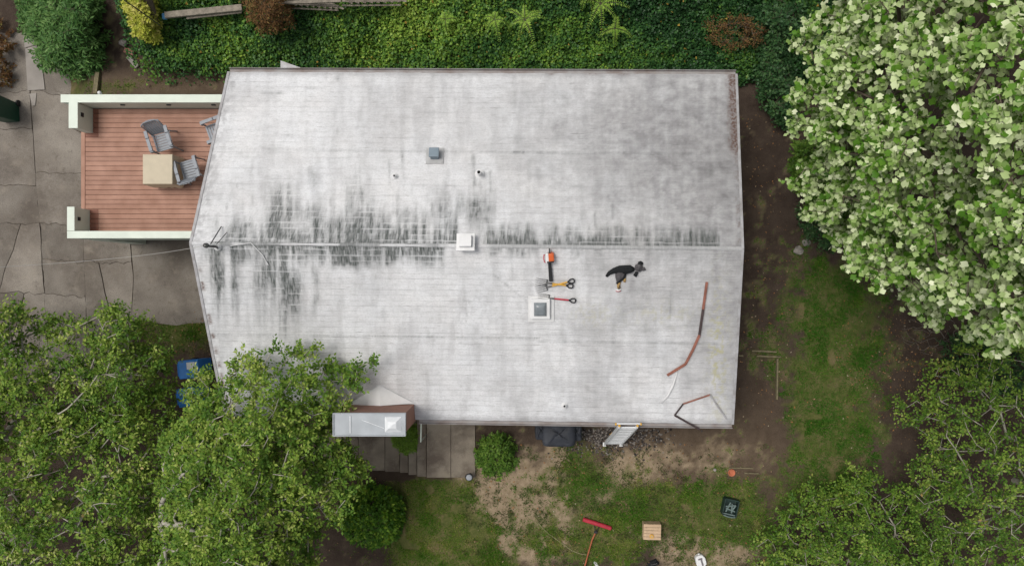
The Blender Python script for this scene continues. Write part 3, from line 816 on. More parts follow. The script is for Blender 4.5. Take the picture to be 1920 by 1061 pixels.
# roof penetrations
def on_roof(px, py, dz=0.012):
    p = roofP(px, py, dz); s = 0 if py < 456 + 10 * (px - 357) / 1036 else 1
    return p, frame_from(nN if s == 0 else nS, (1, 0.006, 0))
def roof_box_vent(name, px, py, base, h, cap, m, mcap, seg=True):
    p, R = on_roof(px, py)
    b = MB().box(p + R @ np.array([0, 0, h / 2]), (base, base, h), R).build(name, m, house, 0.008)
    MB().box(p + R @ np.array([0, 0, h + 0.02]), (cap, cap, 0.05), R).build('vent_cap', mcap, b, 0.01)
    return b, p, R
b, p, R = roof_box_vent('roof_vent', 874.5, 459.5, 0.30, 0.16, 0.42, M['coating'], M['white_pl'])
MB().box(p + R @ np.array([0, 0, 0.26]), (0.28, 0.28, 0.09), R).build('vent_top', M['white_pl'], b, 0.012)
b, p, R = roof_box_vent('roof_vent', 815.5, 292.5, 0.2, 0.16, 0.24, M['vent_blue'], M['vent_blue'])
MB().box(p + R @ np.array([0, 0, 0.004]), (0.42, 0.42, 0.016), R).build('flashing', mat('dull_flashing', (0.42, 0.42, 0.42), 0.7, 0.15), b)
for (px, py, r, h) in ((899.5, 326.5, 0.05, 0.30), (741, 331, 0.03, 0.14), (1058, 760, 0.035, 0.12)):
    p, R = on_roof(px, py)
    mb = MB().lathe([(r, 0), (r, h), (r * .8, h), (r * .8, h - .1)], tuple(p), 14)
    b = mb.build('vent_pipe', M['coating'], house)
    MB().lathe([(r * .79, 0), (r * .79, 0.004)], (p[0], p[1], p[2] + h - .06), 14).build('pipe_bore', M['dark_void'], b)
    MB().lathe([(r * 2.4, -.03), (r * 2.3, 0.02), (r * 1.1, 0.05)], tuple(p), 14).build('boot', M['coating'], b)
p, R = on_roof(1013, 577)
b = MB().box(p + R @ np.array([0, 0, 0.05]), (0.46, 0.50, 0.12), R).build('skylight', M['white_pl'], house, 0.015)
MB().box(p + R @ np.array([0.02, -0.03, 0.006]), (0.62, 0.66, 0.025), R).build('flashing', M['coating'], b, 0.01)
n_ = 10; mb = MB(); vs = []; fs = []
for j in range(n_ + 1):
    for i in range(n_ + 1):
        x, y = -1 + 2 * i / n_, -1 + 2 * j / n_
        q = np.array([x * 0.15, y * 0.17, 0.112 + 0.10 * ((1 - x ** 4) * (1 - y ** 4)) ** 0.7])
        vs.append(p + R @ q)
for j in range(n_):
    for i in range(n_):
        a = j * (n_ + 1) + i; fs.append((a, a + 1, a + n_ + 2, a + n_ + 1))
mb.add(vs, fs); mb.build('dome', M['skylight_dome'], b, smooth=True)

# service mast with brackets and overhead cable
p0, R = on_roof(409, 463)
mast = MB().tube([p0, p0 + np.array([0, 0, 0.55])], 0.03, 10).build('service_mast', M['darksteel'], house)
MB().lathe([(0.09, -.02), (0.09, 0.03), (0.05, 0.08)], tuple(p0), 12).build('boot', M['coating'], mast)
hd = p0 + np.array([0, 0, 0.55])
MB().lathe([(0.03, 0), (0.06, 0.03), (0.055, 0.09), (0.02, 0.12)], tuple(hd), 12).build('weather_head', M['darksteel'], mast)
pa = roofP(416, 425)
MB().tube([p0 + np.array([0.02, 0.05, 0.42]), pa + np.array([0, 0, .03])], 0.014, 6).build('brace', M['darksteel'], mast)
MB().tube([p0 + np.array([0.10, 0.05, 0.30]), roofP(426, 436) + np.array([0, 0, .02])], 0.010, 6).build('brace', M['darksteel'], mast)
q1 = roofP(432, 461, .05)
MB().tube([hd + np.array([0.02, 0, .02]), hd + np.array([.12, 0.03, -.08]), q1, roofP(470, 455, 0.03), roofP(492, 478, 0.03), roofP(503, 497, .03)], 0.011, 6).build('feed_wire', M['coating'], mast)
MB().tube([hd + np.array([0, 0, .05]), hd + np.array([.16, -.03, -.05]), hd + np.array([.2, -.06, -.1])], 0.013, 6).build('feed_wire', M['cable'], mast)
end = P(-80, 505, 5.2)
start = hd + np.array([-0.03, 0, 0.05])
cab = [start * (1 - t) + end * t - np.array([0, 0, 1.0 * 4 * t * (1 - t)]) for t in np.linspace(0, 1, 24)]
tag(MB().tube(cab, 0.0055, 6).build('overhead_cable', M['cable_pale']), 'pale overhead service cable crossing above the driveway to the roof mast', 'cable')

# ------------------------------------------------------------------ deck on the garage
ZK = 0.9; ZW = 1.55
deck = thing('deck', 'red-brown board deck with pale green parapet walls beside house', 'deck', P(260, 320, ZK) + np.array([0, 0, -0.1]))
def dk(px, py, z=ZK): return P(px, py, z)
x_l, x_r = dk(152, 0)[0], -7.10
y_t, y_b = dk(0, 204)[1], dk(0, 437)[1]
def board_material():
    m = mat('red_brown_composite', (0.31, 0.165, 0.115), 0.7, 0.12, 2.6, 0.25, 60, col2=(0.43, 0.245, 0.180), spec=0.3)
    N, L = nodes_of(m); b = N['Principled BSDF']; src = b.inputs['Base Color'].links[0].from_socket
    oi = N.new('ShaderNodeObjectInfo'); hv = N.new('ShaderNodeHueSaturation'); mr = N.new('ShaderNodeMapRange')
    mr.inputs['To Min'].default_value = 0.9; mr.inputs['To Max'].default_value = 1.08
    L.new(oi.outputs['Random'], mr.inputs['Value']); L.new(mr.outputs[0], hv.inputs['Value']); L.new(src, hv.inputs['Color']); L.new(hv.outputs[0], b.inputs['Base Color'])
    return m
M['deck'] = board_material()
M['deck_dark'] = mat('unfaded_composite', (0.23, 0.095, 0.062), 0.6, 0.12, 2.0, 0.25, 60, spec=0.35)
MB().box(((x_l + x_r) / 2, (y_t + y_b) / 2, ZK - 0.14), (x_r - x_l, y_t - y_b, 0.2)).build('deck_frame', M['dark_void'], deck)
nb = 26; bw = (y_t - y_b) / nb
xb0 = dk(160, 0)[0]; xun = dk(184, 0)[0]
for i in range(nb):
    yc = y_b + (i + .5) * bw
    py = NY - yc * FPX / (HC - ZK)
    if py < 256 or py > 392:
        MB().box(((xb0 + xun) / 2, yc, ZK - 0.016), (xun - xb0, bw - 0.009, 0.032)).build('deck_board', M['deck_dark'], deck, 0.004)
        MB().box(((xun + x_r) / 2 + 0.002, yc, ZK - 0.016), (x_r - xun - 0.004, bw - 0.009, 0.032)).build('deck_board', M['deck'], deck, 0.004)
    else:
        MB().box(((xb0 + x_r) / 2, yc, ZK - 0.016), (x_r - xb0, bw - 0.009, 0.032)).build('deck_board', M['deck'], deck, 0.004)
MB().box(((x_l + xb0) / 2 - 0.005, (dk(0, 245)[1] + dk(0, 392)[1]) / 2, ZK - 0.014), (xb0 - x_l - 0.012, dk(0, 245)[1] - dk(0, 392)[1], 0.034)).build('border_board', M['deck'], deck, 0.004)
def par_wall(x0, x1, y0, y1, z0, z1, cap=0.03):
    w = MB().box(((x0 + x1) / 2, (y0 + y1) / 2, (z0 + z1) / 2), (x1 - x0, y1 - y0, z1 - z0)).build('parapet_wall', M['white_paint'], deck)
    MB().box(((x0 + x1) / 2, (y0 + y1) / 2, z1 + 0.014), (x1 - x0 + cap, y1 - y0 + cap, 0.036)).build('wall_cap', M['paint_top'], w, 0.006)
    return w
wt = lambda px, py: P(px, py, ZW)
tL = wt(113, 178); tR = wt(143, 191)
y_in = y_t + 0.012
w1 = par_wall(wt(116, 0)[0], x_r, y_in, wt(0, 179)[1], -1.45, ZW)
w2 = par_wall(wt(131, 0)[0], wt(146, 0)[0], wt(0, 240)[1], y_in - 0.02, -1.45, ZW)
w3 = par_wall(wt(128, 0)[0], wt(140, 0)[0], wt(0, 432)[1] + 0.002, wt(0, 389)[1], -1.45, ZW)
w4 = par_wall(wt(128, 0)[0], x_r, wt(0, 446)[1], wt(0, 433)[1] - 0.02, 0.55, ZW)
# garage front under the deck: posts, and black panels painting the shade inside the openings
gy = (wt(0, 446)[1] + wt(0, 433)[1]) / 2
for gx0, gx1 in ((wt(128, 0)[0], wt(128, 0)[0] + 0.5), (-9.6, -9.2), (-7.6, -7.15)):
    MB().box(((gx0 + gx1) / 2, gy, -0.42), (gx1 - gx0, 0.2, 1.9)).build('garage_post', M['white_paint'], deck)
for gx0, gx1 in ((wt(128, 0)[0] + 0.5, -9.6), (-9.2, -7.6)):
    MB().box(((gx0 + gx1) / 2, gy + 0.08, -0.42), (gx1 - gx0, 0.05, 1.9)).build('garage_dark_panel', M['dark_void'], deck)
for px in (231, 317, 401):
    q = P(px, 198, 1.28)
    MB().box((q[0], y_in - 0.012, 1.30), (0.11, 0.03, 0.05)).build('wall_light', M['black'], w1)
MB().box((wt(146, 0)[0] + 0.012, P(0, 217, 1.3)[1], 1.38), (0.03, 0.11, 0.09)).build('wall_light', M['black'], w2)
MB().box((wt(140, 0)[0] + 0.012, P(0, 411, 1.3)[1], 1.38), (0.03, 0.10, 0.09)).build('wall_light', M['black'], w3)
MB().lathe([(0.03, 0), (0.05, 0.05), (0.05, 0.1), (0.02, 0.13)], tuple(P(190, 176, 1.35)), 12).build('wall_lamp', M['white_pl'], w1, smooth=True)

# ------------------------------------------------------------------ deck furniture
tp = P(295.5, 317.5, ZK + 0.72)
tab = thing('covered_table', 'square table under a tan fitted cover on the deck', 'table', (tp[0], tp[1], ZK + 0.001))
w = 0.40
cv = MB(); nseg = 14; rings = [(0.0, 0.725), (0.97, 0.725), (1.0, 0.715), (1.01, 0.6), (1.03, 0.35), (1.05, 0.12)]
vs = []; fs = []
def sq(t):
    q = t * 4; k = int(q) % 4; f_ = q - int(q)
    c = [(-1, -1), (1, -1), (1, 1), (-1, 1)]
    a, b2 = c[k], c[(k + 1) % 4]
    return a[0] * (1 - f_) + b2[0] * f_, a[1] * (1 - f_) + b2[1] * f_
nr = 40
for ri, (k, z) in enumerate(rings):
    for i in range(nr):
        x, y = sq(i / nr)
        fold = 0 if ri < 3 else 0.03 * ri / 5 * math.sin(i * 2.4 + 0.7 * math.sin(i))
        vs.append((x * w * k * (1 + fold), y * w * k * (1 + fold), z + (0.0 if ri < 5 else 0.03 * math.sin(i * 1.3))))
for ri in range(len(rings) - 1):
    for i in range(nr):
        fs.append((ri * nr + i, ri * nr + (i + 1) % nr, (ri + 1) * nr + (i + 1) % nr, (ri + 1) * nr + i))
cv.add(vs, [f[::-1] for f in fs]); cv.build('table_cover', M['tan_cover'], tab, local=True)
MB().box((0, 0, 0.70), (0.74, 0.74, 0.03)).build('tabletop', M['wood_pale'], tab, local=True)
for sx in (-1, 1):
    for sy in (-1, 1):
        MB().box((sx * .33, sy * .33, 0.342), (0.05, 0.05, 0.684)).build('leg', M['darksteel'], tab, local=True)

def make_chair(label, px, py, ang, dz=0.0, lean=0.0):
    q = P(px, py, ZK + 0.4)
    t = thing('patio_chair', label, 'chair', (q[0], q[1], ZK + 0.001), (0, 0, ang), 'grey resin patio chairs')
    g = M['chair_grey']
    # local: +y is the way the sitter faces
    s = MB().box((0, 0.235, 0.405), (0.44, 0.05, 0.03)).build('seat_rim', g, t, 0.01, local=True)
    for sx in (-1, 1):
        MB().box((sx * .215, 0, 0.41), (0.045, 0.46, 0.03)).build('seat_rail', g, t, 0.01, local=True)
    for i in range(6):
        MB().box((0, 0.175 - i * .072, 0.405 - 0.002 * i), (0.385, 0.064, 0.018)).build('seat_slat', g, t, 0.006, local=True)
    tilt = math.radians(24)
    for i in range(7):
        x = (i - 3) * 0.06
        zt = 0.90 - 0.010 * (i - 3) ** 2 * 0.6
        pts = []
        for k in range(5):
            zz = 0.43 + (zt - 0.43) * k / 4
            pts.append((x * (1 + 0.12 * k / 4), -0.22 - (zz - .43) * math.tan(tilt) * (0.8 + .1 * k), zz))
        mb = MB()
        for a, b2 in zip(pts[:-1], pts[1:]):
            wv = 0.0275
            mb.add([(a[0] - wv, a[1], a[2]), (a[0] + wv, a[1], a[2]), (b2[0] + wv, b2[1], b2[2]), (b2[0] - wv, b2[1], b2[2]),
                    (a[0] - wv, a[1] - .014, a[2]), (a[0] + wv, a[1] - .014, a[2]), (b2[0] + wv, b2[1] - .014, b2[2]), (b2[0] - wv, b2[1] - .014, b2[2])],
                   [(0, 1, 2, 3), (7, 6, 5, 4), (0, 3, 7, 4), (1, 5, 6, 2), (3, 2, 6, 7), (0, 4, 5, 1)])
        mb.build('back_slat', g, t, local=True)
    rp = [(sx * .22 * (1.12), -0.43 + 0.03 * abs(sx), 0.86) for sx in (-1,)] + [(x * .22, -0.445, 0.905 - 0.03 * x * x) for x in (-.7, -.35, 0, .35, .7)] + [(.246, -0.40, 0.86)]
    MB().tube(rp, 0.017, 8).build('back_rail', g, t, local=True)
    for sx in (-1, 1):
        MB().tube([(sx * .246, -0.40, .86), (sx * .235, -.30, .62), (sx * .225, -.22, .41)], 0.017, 8).build('back_post', g, t, local=True)
        arm = MB()
        ap = [(-.30, .655), (-.1, .665), (.12, .66), (.24, .63), (.27, .55)]
        for (ya, za), (yb, zb) in zip(ap[:-1], ap[1:]):
            arm.box((sx * .275, (ya + yb) / 2, (za + zb) / 2), (0.085, abs(yb - ya) + .02, abs(zb - za) + 0.022))
        arm.build('armrest', g, t, local=True)
        MB().tube([(sx * .27, .265, .60), (sx * .265, .25, .40), (sx * .275, .28, 0.0)], [.024, .024, .02], 8).build('leg', g, t, local=True)
        MB().tube([(sx * .24, -.22, .42), (sx * .27, -.29, 0.0)], [.026, .02], 8).build('leg', g, t, local=True)
    return t
make_chair('grey slatted patio chair pulled out above the tan covered table', 306, 265, math.radians(197))
make_chair('grey slatted patio chair tucked against the right side of the covered table', 357, 318, math.radians(16))
make_chair('grey patio chair mostly hidden under the roof edge of the deck', 407, 247, math.radians(110))

# ------------------------------------------------------------------ tools on the roof
def roof_thing(name, label, cat, px, py, xdir_px, group=None):
    p, R0 = on_roof(px, py, 0.022)
    s = 0 if py < 456 + 10 * (px - 357) / 1036 else 1
    R = frame_from(nN if s == 0 else nS, (xdir_px[0], -xdir_px[1], 0))
    t = bpy.data.objects.new(name, None); COL.objects.link(t); t.empty_display_size = .2
    mtx = Matrix([[*map(float, R[i])] + [float(p[i])] for i in range(3)] + [[0, 0, 0, 1]])
    t.matrix_basis = mtx
    return tag(t, label, cat, group)

def fork(label, handle, tine, mcol):
    hx, hy = handle; tx, ty = tine
    t = roof_thing('garden_fork', label, 'garden fork', tx, ty, (hx - tx, hy - ty), 'garden forks laid out on the roof')
    Lf = np.linalg.norm(roofP(hx, hy) - roofP(tx, ty))
    hd_ = MB(); 
    hd_.box((0.27, 0, 0.02), (0.026, 0.165, 0.016))
    hb = hd_.build('fork_head', M['darksteel'], t, 0.004, local=True)
    for k in range(4):
        y = (k - 1.5) * 0.050
        MB().tube([(0.27, y, .02), (0.12, y, .026), (0.0, y, .006)], [.007, .006, .003], 6).build('tine', M['darksteel'], hb, local=True)
    MB().tube([(0.27, 0, .02), (0.32, 0, .03), (0.40, 0, .03)], [.016, .018, .019], 8).build('socket', M['darksteel'], t, local=True)
    MB().tube([(0.40, 0, .03), (Lf - 0.18, 0, .03)], 0.021, 8).build('shaft', mcol, t, local=True)
    g = MB()
    a = Lf - 0.20
    g.tube([(a, 0, .03), (a + .05, 0.012, .03), (a + .10, .048, .03), (a + .16, .05, .03), (a + .185, 0.03, .03), (a + .185, -.03, .03), (a + .16, -.05, .03), (a + .10, -.048, .03), (a + .05, -.012, .03), (a, 0, .03)], 0.016, 6)
    g.build('d_handle', M['black'], t, local=True)
fork('upper yellow-shafted garden fork crossing the other on the roof', (1077, 523), (1004, 543), M['yellow'])
fork('lower yellow-shafted garden fork crossing the other on the roof', (1075, 537), (1004, 527), M['yellow'])
fork('red-shafted garden fork lying just above the square skylight', (1080, 564), (1008, 556), M['red'])

cs = roof_thing('chainsaw', 'orange and white chainsaw with black bar sheath on roof', 'chainsaw', 1030, 487, (-3, -40) , None)
# local +x points up the roof (engine end); bar towards -x
MB().box((0.09, -0.05, 0.09), (0.20, 0.13, 0.17)).build('engine_housing', M['orange'], cs, 0.025, local=True)
MB().box((0.08, 0.045, 0.09), (0.24, 0.075, 0.15)).build('top_cover', M['white_pl'], cs, 0.02, local=True)
MB().tube([(0.14, 0.09, .06), (.16, .115, .10), (.06, .125, .12), (-.02, .115, .11), (-.03, .07, .10)], .013, 6).build('front_handle', M['red'], cs, local=True)
MB().tube([(0.18, -.02, .05), (.28, -.02, .06), (.30, -.02, .13), (.20, -.02, .17)], .016, 6).build('rear_handle', M['black'], cs, local=True)
MB().box((-.01, -.02, .16), (.03, .16, .05)).build('hand_guard', M['black'], cs, 0.006, local=True)
bar = MB(); bar.add([(-.02, -.035, .04), (-.50, -.048, .02), (-.52, -.03, .02), (-.52, .03, .02), (-.50, .045, .02), (-.02, .035, .04),
                    (-.02, -.035, .075), (-.50, -.048, .05), (-.52, -.03, .05), (-.52, .03, .05), (-.50, .045, .05), (-.02, .035, .075)],
                   [(0, 1, 2, 3, 4, 5), (11, 10, 9, 8, 7, 6)] + [(i, 6 + i, 6 + (i + 1) % 6, (i + 1) % 6) for i in range(6)])
bar.build('bar_sheath', M['black'], cs, local=True)

# heap of work clothes
def blob_strip(mb, path, widths, heights, n=10):
    """low rounded body along a path in the local plane"""
    path = [np.array(p, float) for p in path]; vs = []; fs = []
    for i, p in enumerate(path):
        a = path[max(i - 1, 0)]; b2 = path[min(i + 1, len(path) - 1)]
        d = (b2 - a); d /= np.linalg.norm(d); nn = np.array([-d[1], d[0]])
        for k in range(n + 1):
            t = math.pi * k / n
            wv = widths[i] * (1 + 0.2 * math.sin(3 * i + 1.7 * k)); 
            q = p + nn * wv * math.cos(t)
            vs.append((q[0], q[1], 0.0 + .7 * heights[i] * math.sin(t) * (1 + .38 * math.sin(2.1 * i + 2.3 * k))))
    for i in range(len(path) - 1):
        for k in range(n):
            fs.append((i * (n + 1) + k, (i + 1) * (n + 1) + k, (i + 1) * (n + 1) + k + 1, i * (n + 1) + k + 1))
    fs.append(tuple(range(n + 1))); fs.append(tuple((len(path) - 1) * (n + 1) + k for k in range(n + 1))[::-1])
    mb.add(vs, [f for f in fs]); return mb
k_ = 1 / 77.0
def L2(px, py, ox=1165, oy=512): return ((px - ox) * k_, -(py - oy) * k_ * 1.04)
jk = roof_thing('jacket', 'crumpled black jacket with grey lining heaped on the roof', 'jacket', 1165, 512, (1, 0))
mb = blob_strip(MB(), [L2(1138, 518), L2(1143, 512), L2(1152, 507), L2(1161, 505), L2(1172, 505.5), L2(1181, 505), L2(1188, 505)], [.028, .045, .065, .085, .10, .09, .04], [.05, .07, .10, .13, .14, .12, .05])
mb.build('outer_shell', M['black_cloth'], jk, smooth=True, local=True)
mb = blob_strip(MB(), [L2(1164, 508), L2(1163, 515), L2(1161, 521), L2(1158.5, 529)], [.11, .10, .085, .02], [.08, .075, .06, .02])
mb.build('lining', M['grey_cloth'], jk, smooth=True, local=True)
mb = blob_strip(MB(), [L2(1157, 531), L2(1163, 526), L2(1171, 519), L2(1173, 513)], [.022, .03, .03, .02], [.05, .07, .06, .04])
mb.build('hem', M['black_cloth'], jk, smooth=True, local=True)
ht = roof_thing('cap', 'dark grey cloth cap beside the black jacket on the roof', 'cap', 1197, 503, (1, 0))
def L3(px, py): return L2(px, py, 1197, 503)
mb = blob_strip(MB(), [L3(1200, 494), L3(1198, 500), L3(1195, 507)], [.05, .085, .07], [.08, .11, .09]); mb.build('crown', M['grey_cloth'], ht, smooth=True, local=True)
mb = blob_strip(MB(), [L3(1196, 494), L3(1200, 493.2), L3(1204, 495)], [.03, .05, .03], [.07, .11, .06]); mb.build('ear_flap', M['black_cloth'], ht, smooth=True, local=True)
mb = blob_strip(MB(), [L3(1194.5, 509), L3(1193, 514), L3(1191, 517)], [.035, .04, .04], [.08, .08, .05]); mb.build('ear_flap', M['black_cloth'], ht, smooth=True, local=True)
mb = blob_strip(MB(), [L3(1202, 504), L3(1207, 504), L3(1210, 506)], [.05, .045, .015], [.05, .04, .02]); mb.build('brim', M['grey_cloth'], ht, smooth=True, local=True)
gl = roof_thing('work_glove', 'tan and brown work glove below the black jacket', 'glove', 1161, 538, (1, 0))
def L4(px, py): return L2(px, py, 1161, 538)
mb = blob_strip(MB(), [L4(1160.5, 529), L4(1160, 534), L4(1160.5, 540)], [.04, .035, .04], [.04, .05, .04]); mb.build('palm', M['glove'], gl, smooth=True, local=True)
mb = blob_strip(MB(), [L4(1159.5, 532), L4(1161, 536), L4(1160, 541)], [.018, .02, .018], [.055, .06, .05]); mb.build('back_patch', M['bark_brown'], gl, smooth=True, local=True)
mb = blob_strip(MB(), [L4(1155, 543.5), L4(1160, 544), L4(1164, 543)], [.018, .022, .016], [.04, .04, .035]); mb.build('cuff', M['white_pl'], gl, smooth=True, local=True)
mb = blob_strip(MB(), [L4(1155, 545.4), L4(1160, 546), L4(1164, 545)], [.01, .012, .01], [.03, .03, .025]); mb.build('cuff_band', M['red'], gl, smooth=True, local=True)
g2 = roof_thing('work_glove', 'small yellow-tan glove right of the brown work glove', 'glove', 1171, 525, (1, 0))
mb = blob_strip(MB(), [(.01, .05), (0, 0), (0.0, -.05)], [.02, .035, .022], [.03, .05, .03]); mb.build('palm', M['glove'], g2, smooth=True, local=True)

def flat_strip(name, label, pts, w, mats):
    t = thing(name, label, 'metal strip', roofP(*pts[0]) + np.array([0, 0, .02]))
    ws = [roofP(x, y, 0.035) for x, y in pts]
    for i, (a, b2) in enumerate(zip(ws[:-1], ws[1:])):
        d = b2 - a; Ls = np.linalg.norm(d); n = nS
        R = frame_from(n, d)
        mb = MB().box((a + b2) / 2 + n * 0.0, (Ls + .01, w, 0.012), R)
        mb.box((a + b2) / 2 + R @ np.array([0, w / 2 - .004, 0.018]), (Ls, 0.008, 0.03), R)
        mb.build('strip_length', mats[i], t)
flat_strip('metal_strip', 'long bent brown metal edging strip lying on the roof', [(1325, 529), (1318, 580), (1311, 628), (1299, 655), (1285, 682), (1251, 703)], 0.055, [M['rust_strip'], M['dark_strip'], M['rust_strip'], M['rust_strip'], M['rust_strip']])
flat_strip('metal_strip', 'angular folded brown and black metal strip at the roof corner', [(1312, 804), (1265, 778), (1281, 757), (1331, 740), (1362, 785)], 0.04, [M['dark_strip'], M['dark_strip'], M['rust_strip'], M['grey_metal']])
wrk = [roofP(1270, 697, .02), roofP(1262, 722, .035), roofP(1252, 742, .03), roofP(1240, 756, .015)]
MB().tube(wrk, [.012, .03, .026, .01], 8).build('coating_wrinkle', M['coating'], roof, smooth=True)

# ------------------------------------------------------------------ ladder
lad = thing('ladder', 'aluminium extension ladder leaning on the front eave', 'ladder', PG(1148, 832))
tL_, tR_ = P(1161, 799, 3.15), P(1195, 799, 3.15)
bL_, bR_ = PG(1133, 832) + np.array([0, 0, .03]), PG(1164, 832) + np.array([0, 0, .03])
nl = np.cross(tR_ - tL_, bL_ - tL_); nl /= np.linalg.norm(nl); nl *= np.sign(nl[2])
for a, b2 in ((bL_, tL_), (bR_, tR_)):
    d = b2 - a; R = frame_from(nl, d)
    MB().box((a + b2) / 2, (np.linalg.norm(d), 0.035, 0.085), R).build('rail', M['alu'], lad, 0.004)
    MB().box(a + np.array([0, 0, 0.0]), (0.09, 0.12, 0.06)).build('foot', M['white_pl'], lad, 0.01)
    MB().lathe([(0.02, 0), (0.032, 0.01), (0.032, 0.05), (0.02, 0.06)], tuple(b2 + np.array([0, 0.02, 0])), 10).build('end_cap', M['yellow'], lad)
for i in range(11):
    t = (i + .6) / 11.4
    a = bL_ * (1 - t) + tL_ * t; b2 = bR_ * (1 - t) + tR_ * t
    R = frame_from(nl, b2 - a)
    MB().box((a + b2) / 2, (np.linalg.norm(b2 - a), 0.11, 0.035), R).build('rung', M['alu'], lad, 0.005)
c_ = (tL_ + tR_) / 2 + np.array([0, 0.05, 0.02])
MB().tube([c_ + np.array([-.30, 0.02, 0]), c_ + np.array([.30, 0.02, 0])], .018, 8).build('stabiliser_bar', M['alu'], lad)
for sx in (-1, 1):
    MB().box(c_ + np.array([sx * .31, .01, 0.0]), (0.04, .06, .05)).build('pad', M['yellow'], lad, 0.01)
tag(MB().tube([PG(1146, 813), PG(1145, 812) + np.array([0, 0, .02])], .05, 10).build('yellow_float', M['yellow']), 'tiny yellow disc on the gravel left of the ladder', 'disc')

# covered grill under the eave
gp = P(1048, 815, 0.9)
gr_ = thing('covered_grill', 'dark navy fabric cover over a grill under the front eave', 'grill', (gp[0], -4.2, 0.0))
def cover(name, cx, cy, hx_, hy_, h, parent, seed):
    n = 22; vs = []; fs = []
    m_ = 14
    for j in range(m_ + 1):
        for i in range(n):
            t = 2 * math.pi * i / n
            c, s_ = math.cos(t), math.sin(t)
            e = 0.28
            x = math.copysign(abs(c) ** e, c); y = math.copysign(abs(s_) ** e, s_)
            if j <= 8:
                z = h * j / 8; k = 1.06 - 0.06 * j / 8
                wv = 1 + (1 - j / 8) * 0.05 * math.sin(i * 2.1 + seed)
            else:
                z = h + 0.05 * (1 - ((14 - j) / 6) ** 2) - (0.03 if j < 13 else .03) * math.sin(i + j); k = (14 - j) / 6 * .98; wv = 1
            vs.append((cx + x * hx_ * k * wv, cy + y * hy_ * k * wv, z))
    for j in range(m_):
        for i in range(n):
            fs.append((j * n + i, j * n + (i + 1) % n, (j + 1) * n + (i + 1) % n, (j + 1) * n + i))
    return MB().add(vs, fs).build(name, M['tarp'], parent, smooth=True, local=True)
cover('main_cover', 0, 0, 0.46, 0.36, 0.95, gr_, 1)
cover('side_shelf_cover', -0.50, 0.06, 0.16, 0.26, 0.8, gr_, 2)
cover('side_shelf_cover', 0.50, 0.04, 0.14, 0.27, 0.82, gr_, 3)

# ------------------------------------------------------------------ bins
def wheelie(name, label, px, py, ang, mc, h=1.0, w=.56, d=.62, sticker=True, group=None):
    q = PG(px, py, h); z0 = q[2] - h
    t = thing(name, label, 'bin', (q[0], q[1], z0), (0, 0, ang), group)
    MB().box((0, 0, h * .48 + 0.02), (w * .82, d * .82, h * .92), None, 1.18).build('body', mc, t, 0.03, local=True)
    lid = MB().box((0, 0, h), (w, d, 0.06), None, 0.94).build('lid', mc, t, 0.02, local=True)
    if sticker:
        MB().box((0.1, -0.08, h + 0.0315), (w * .38, d * .4, 0.004)).build('label_sticker', M['white_pl'], lid, local=True)
    MB().tube([(-w * .35, d * .55, h - .05), (w * .35, d * .55, h - .05)], .02, 8).build('handle', mc, t, local=True)
    for sx in (-1, 1):
        MB().tube([(sx * w * .40, d * .40, .10), (sx * w * .47, d * .40, .10)], .10, 12).build('wheel', M['black'], t, local=True)
    return t
wheelie('recycling_bin', 'blue recycling bin by the grass strip, nearer the driveway', 354, 692, math.radians(95), M['blue'], group='blue recycling bins')
wheelie('recycling_bin', 'blue recycling bin half hidden by leaves, farther from the driveway', 352, 744, math.radians(100), M['blue'], group='blue recycling bins')
wheelie('yard_waste_bin', 'dark green wheeled bin at the left edge of the driveway', -22, 198, 0.05, M['green_bin'], 1.0, .58, .7, False)

# ------------------------------------------------------------------ yard objects
q = PG(882, 887)
t = thing('path_light', 'round black path light with grey top at the porch corner', 'lamp', q + np.array([0, 0, .05]))
MB().tube([(0, 0, -.1), (0, 0, .30)], .03, 10).build('post', M['black'], t, local=True)
MB().lathe([(.06, .26), (.10, .30), (.115, .36), (.10, .385)], (0, 0, 0), 20).build('shade', M['black'], t, local=True)
MB().lathe([(.088, .386), (.075, .405), (.03, .41)], (0, 0, 0), 20).build('cap', mat('grey_cap', (0.30, 0.32, .35), .4), t, local=True)

t = thing('handrail', 'slim pale metal handrail beside the porch steps', 'handrail', P(789, 812, 0.0))
a, b2 = P(790, 780, .95), P(789, 828, .9)
MB().tube([a, b2], .022, 8).build('rail', M['white_paint'], t)
for p in (a, b2):
    MB().tube([p, (p[0], p[1], -.3)], .018, 8).build('post', M['white_paint'], t)

q = PG(1223, 997, .3)
t = thing('wooden_box', 'pale slatted wooden box with a yellow item on patchy grass', 'box', (q[0], q[1], q[2] - .29), (0, 0, -.03))
for sy in (-1, 1):
    MB().box((0, sy * .215, .14), (.5, .02, .28)).build('side_panel', M['wood_pale'], t, 0.004, local=True)
for sx in (-1, 1):
    MB().box((sx * .238, 0, .138), (.02, .405, .276)).build('end_panel', M['wood_pale'], t, 0.004, local=True)
for i in range(5):
    MB().box((0, -.18 + i * .09, .293), (.50, .083, .018)).build('lid_slat', M['wood_pale'], t, 0.004, local=True)
q2 = P(1222, 1005, .34)
t2 = thing('tape_roll', 'small yellow tape roll sitting on the wooden box', 'tape', (q2[0], q2[1], q[2] + .013))
MB().lathe([(.03, 0), (.058, 0), (.06, .03), (.03, .035), (.03, .002)], (0, 0, 0), 16).build('roll', M['yellow'], t2, local=True)
MB().lathe([(.022, 0), (.029, 0), (.029, .036), (.022, .036)], (0, 0, 0), 16).build('core', M['wood_pale'], t2, local=True)

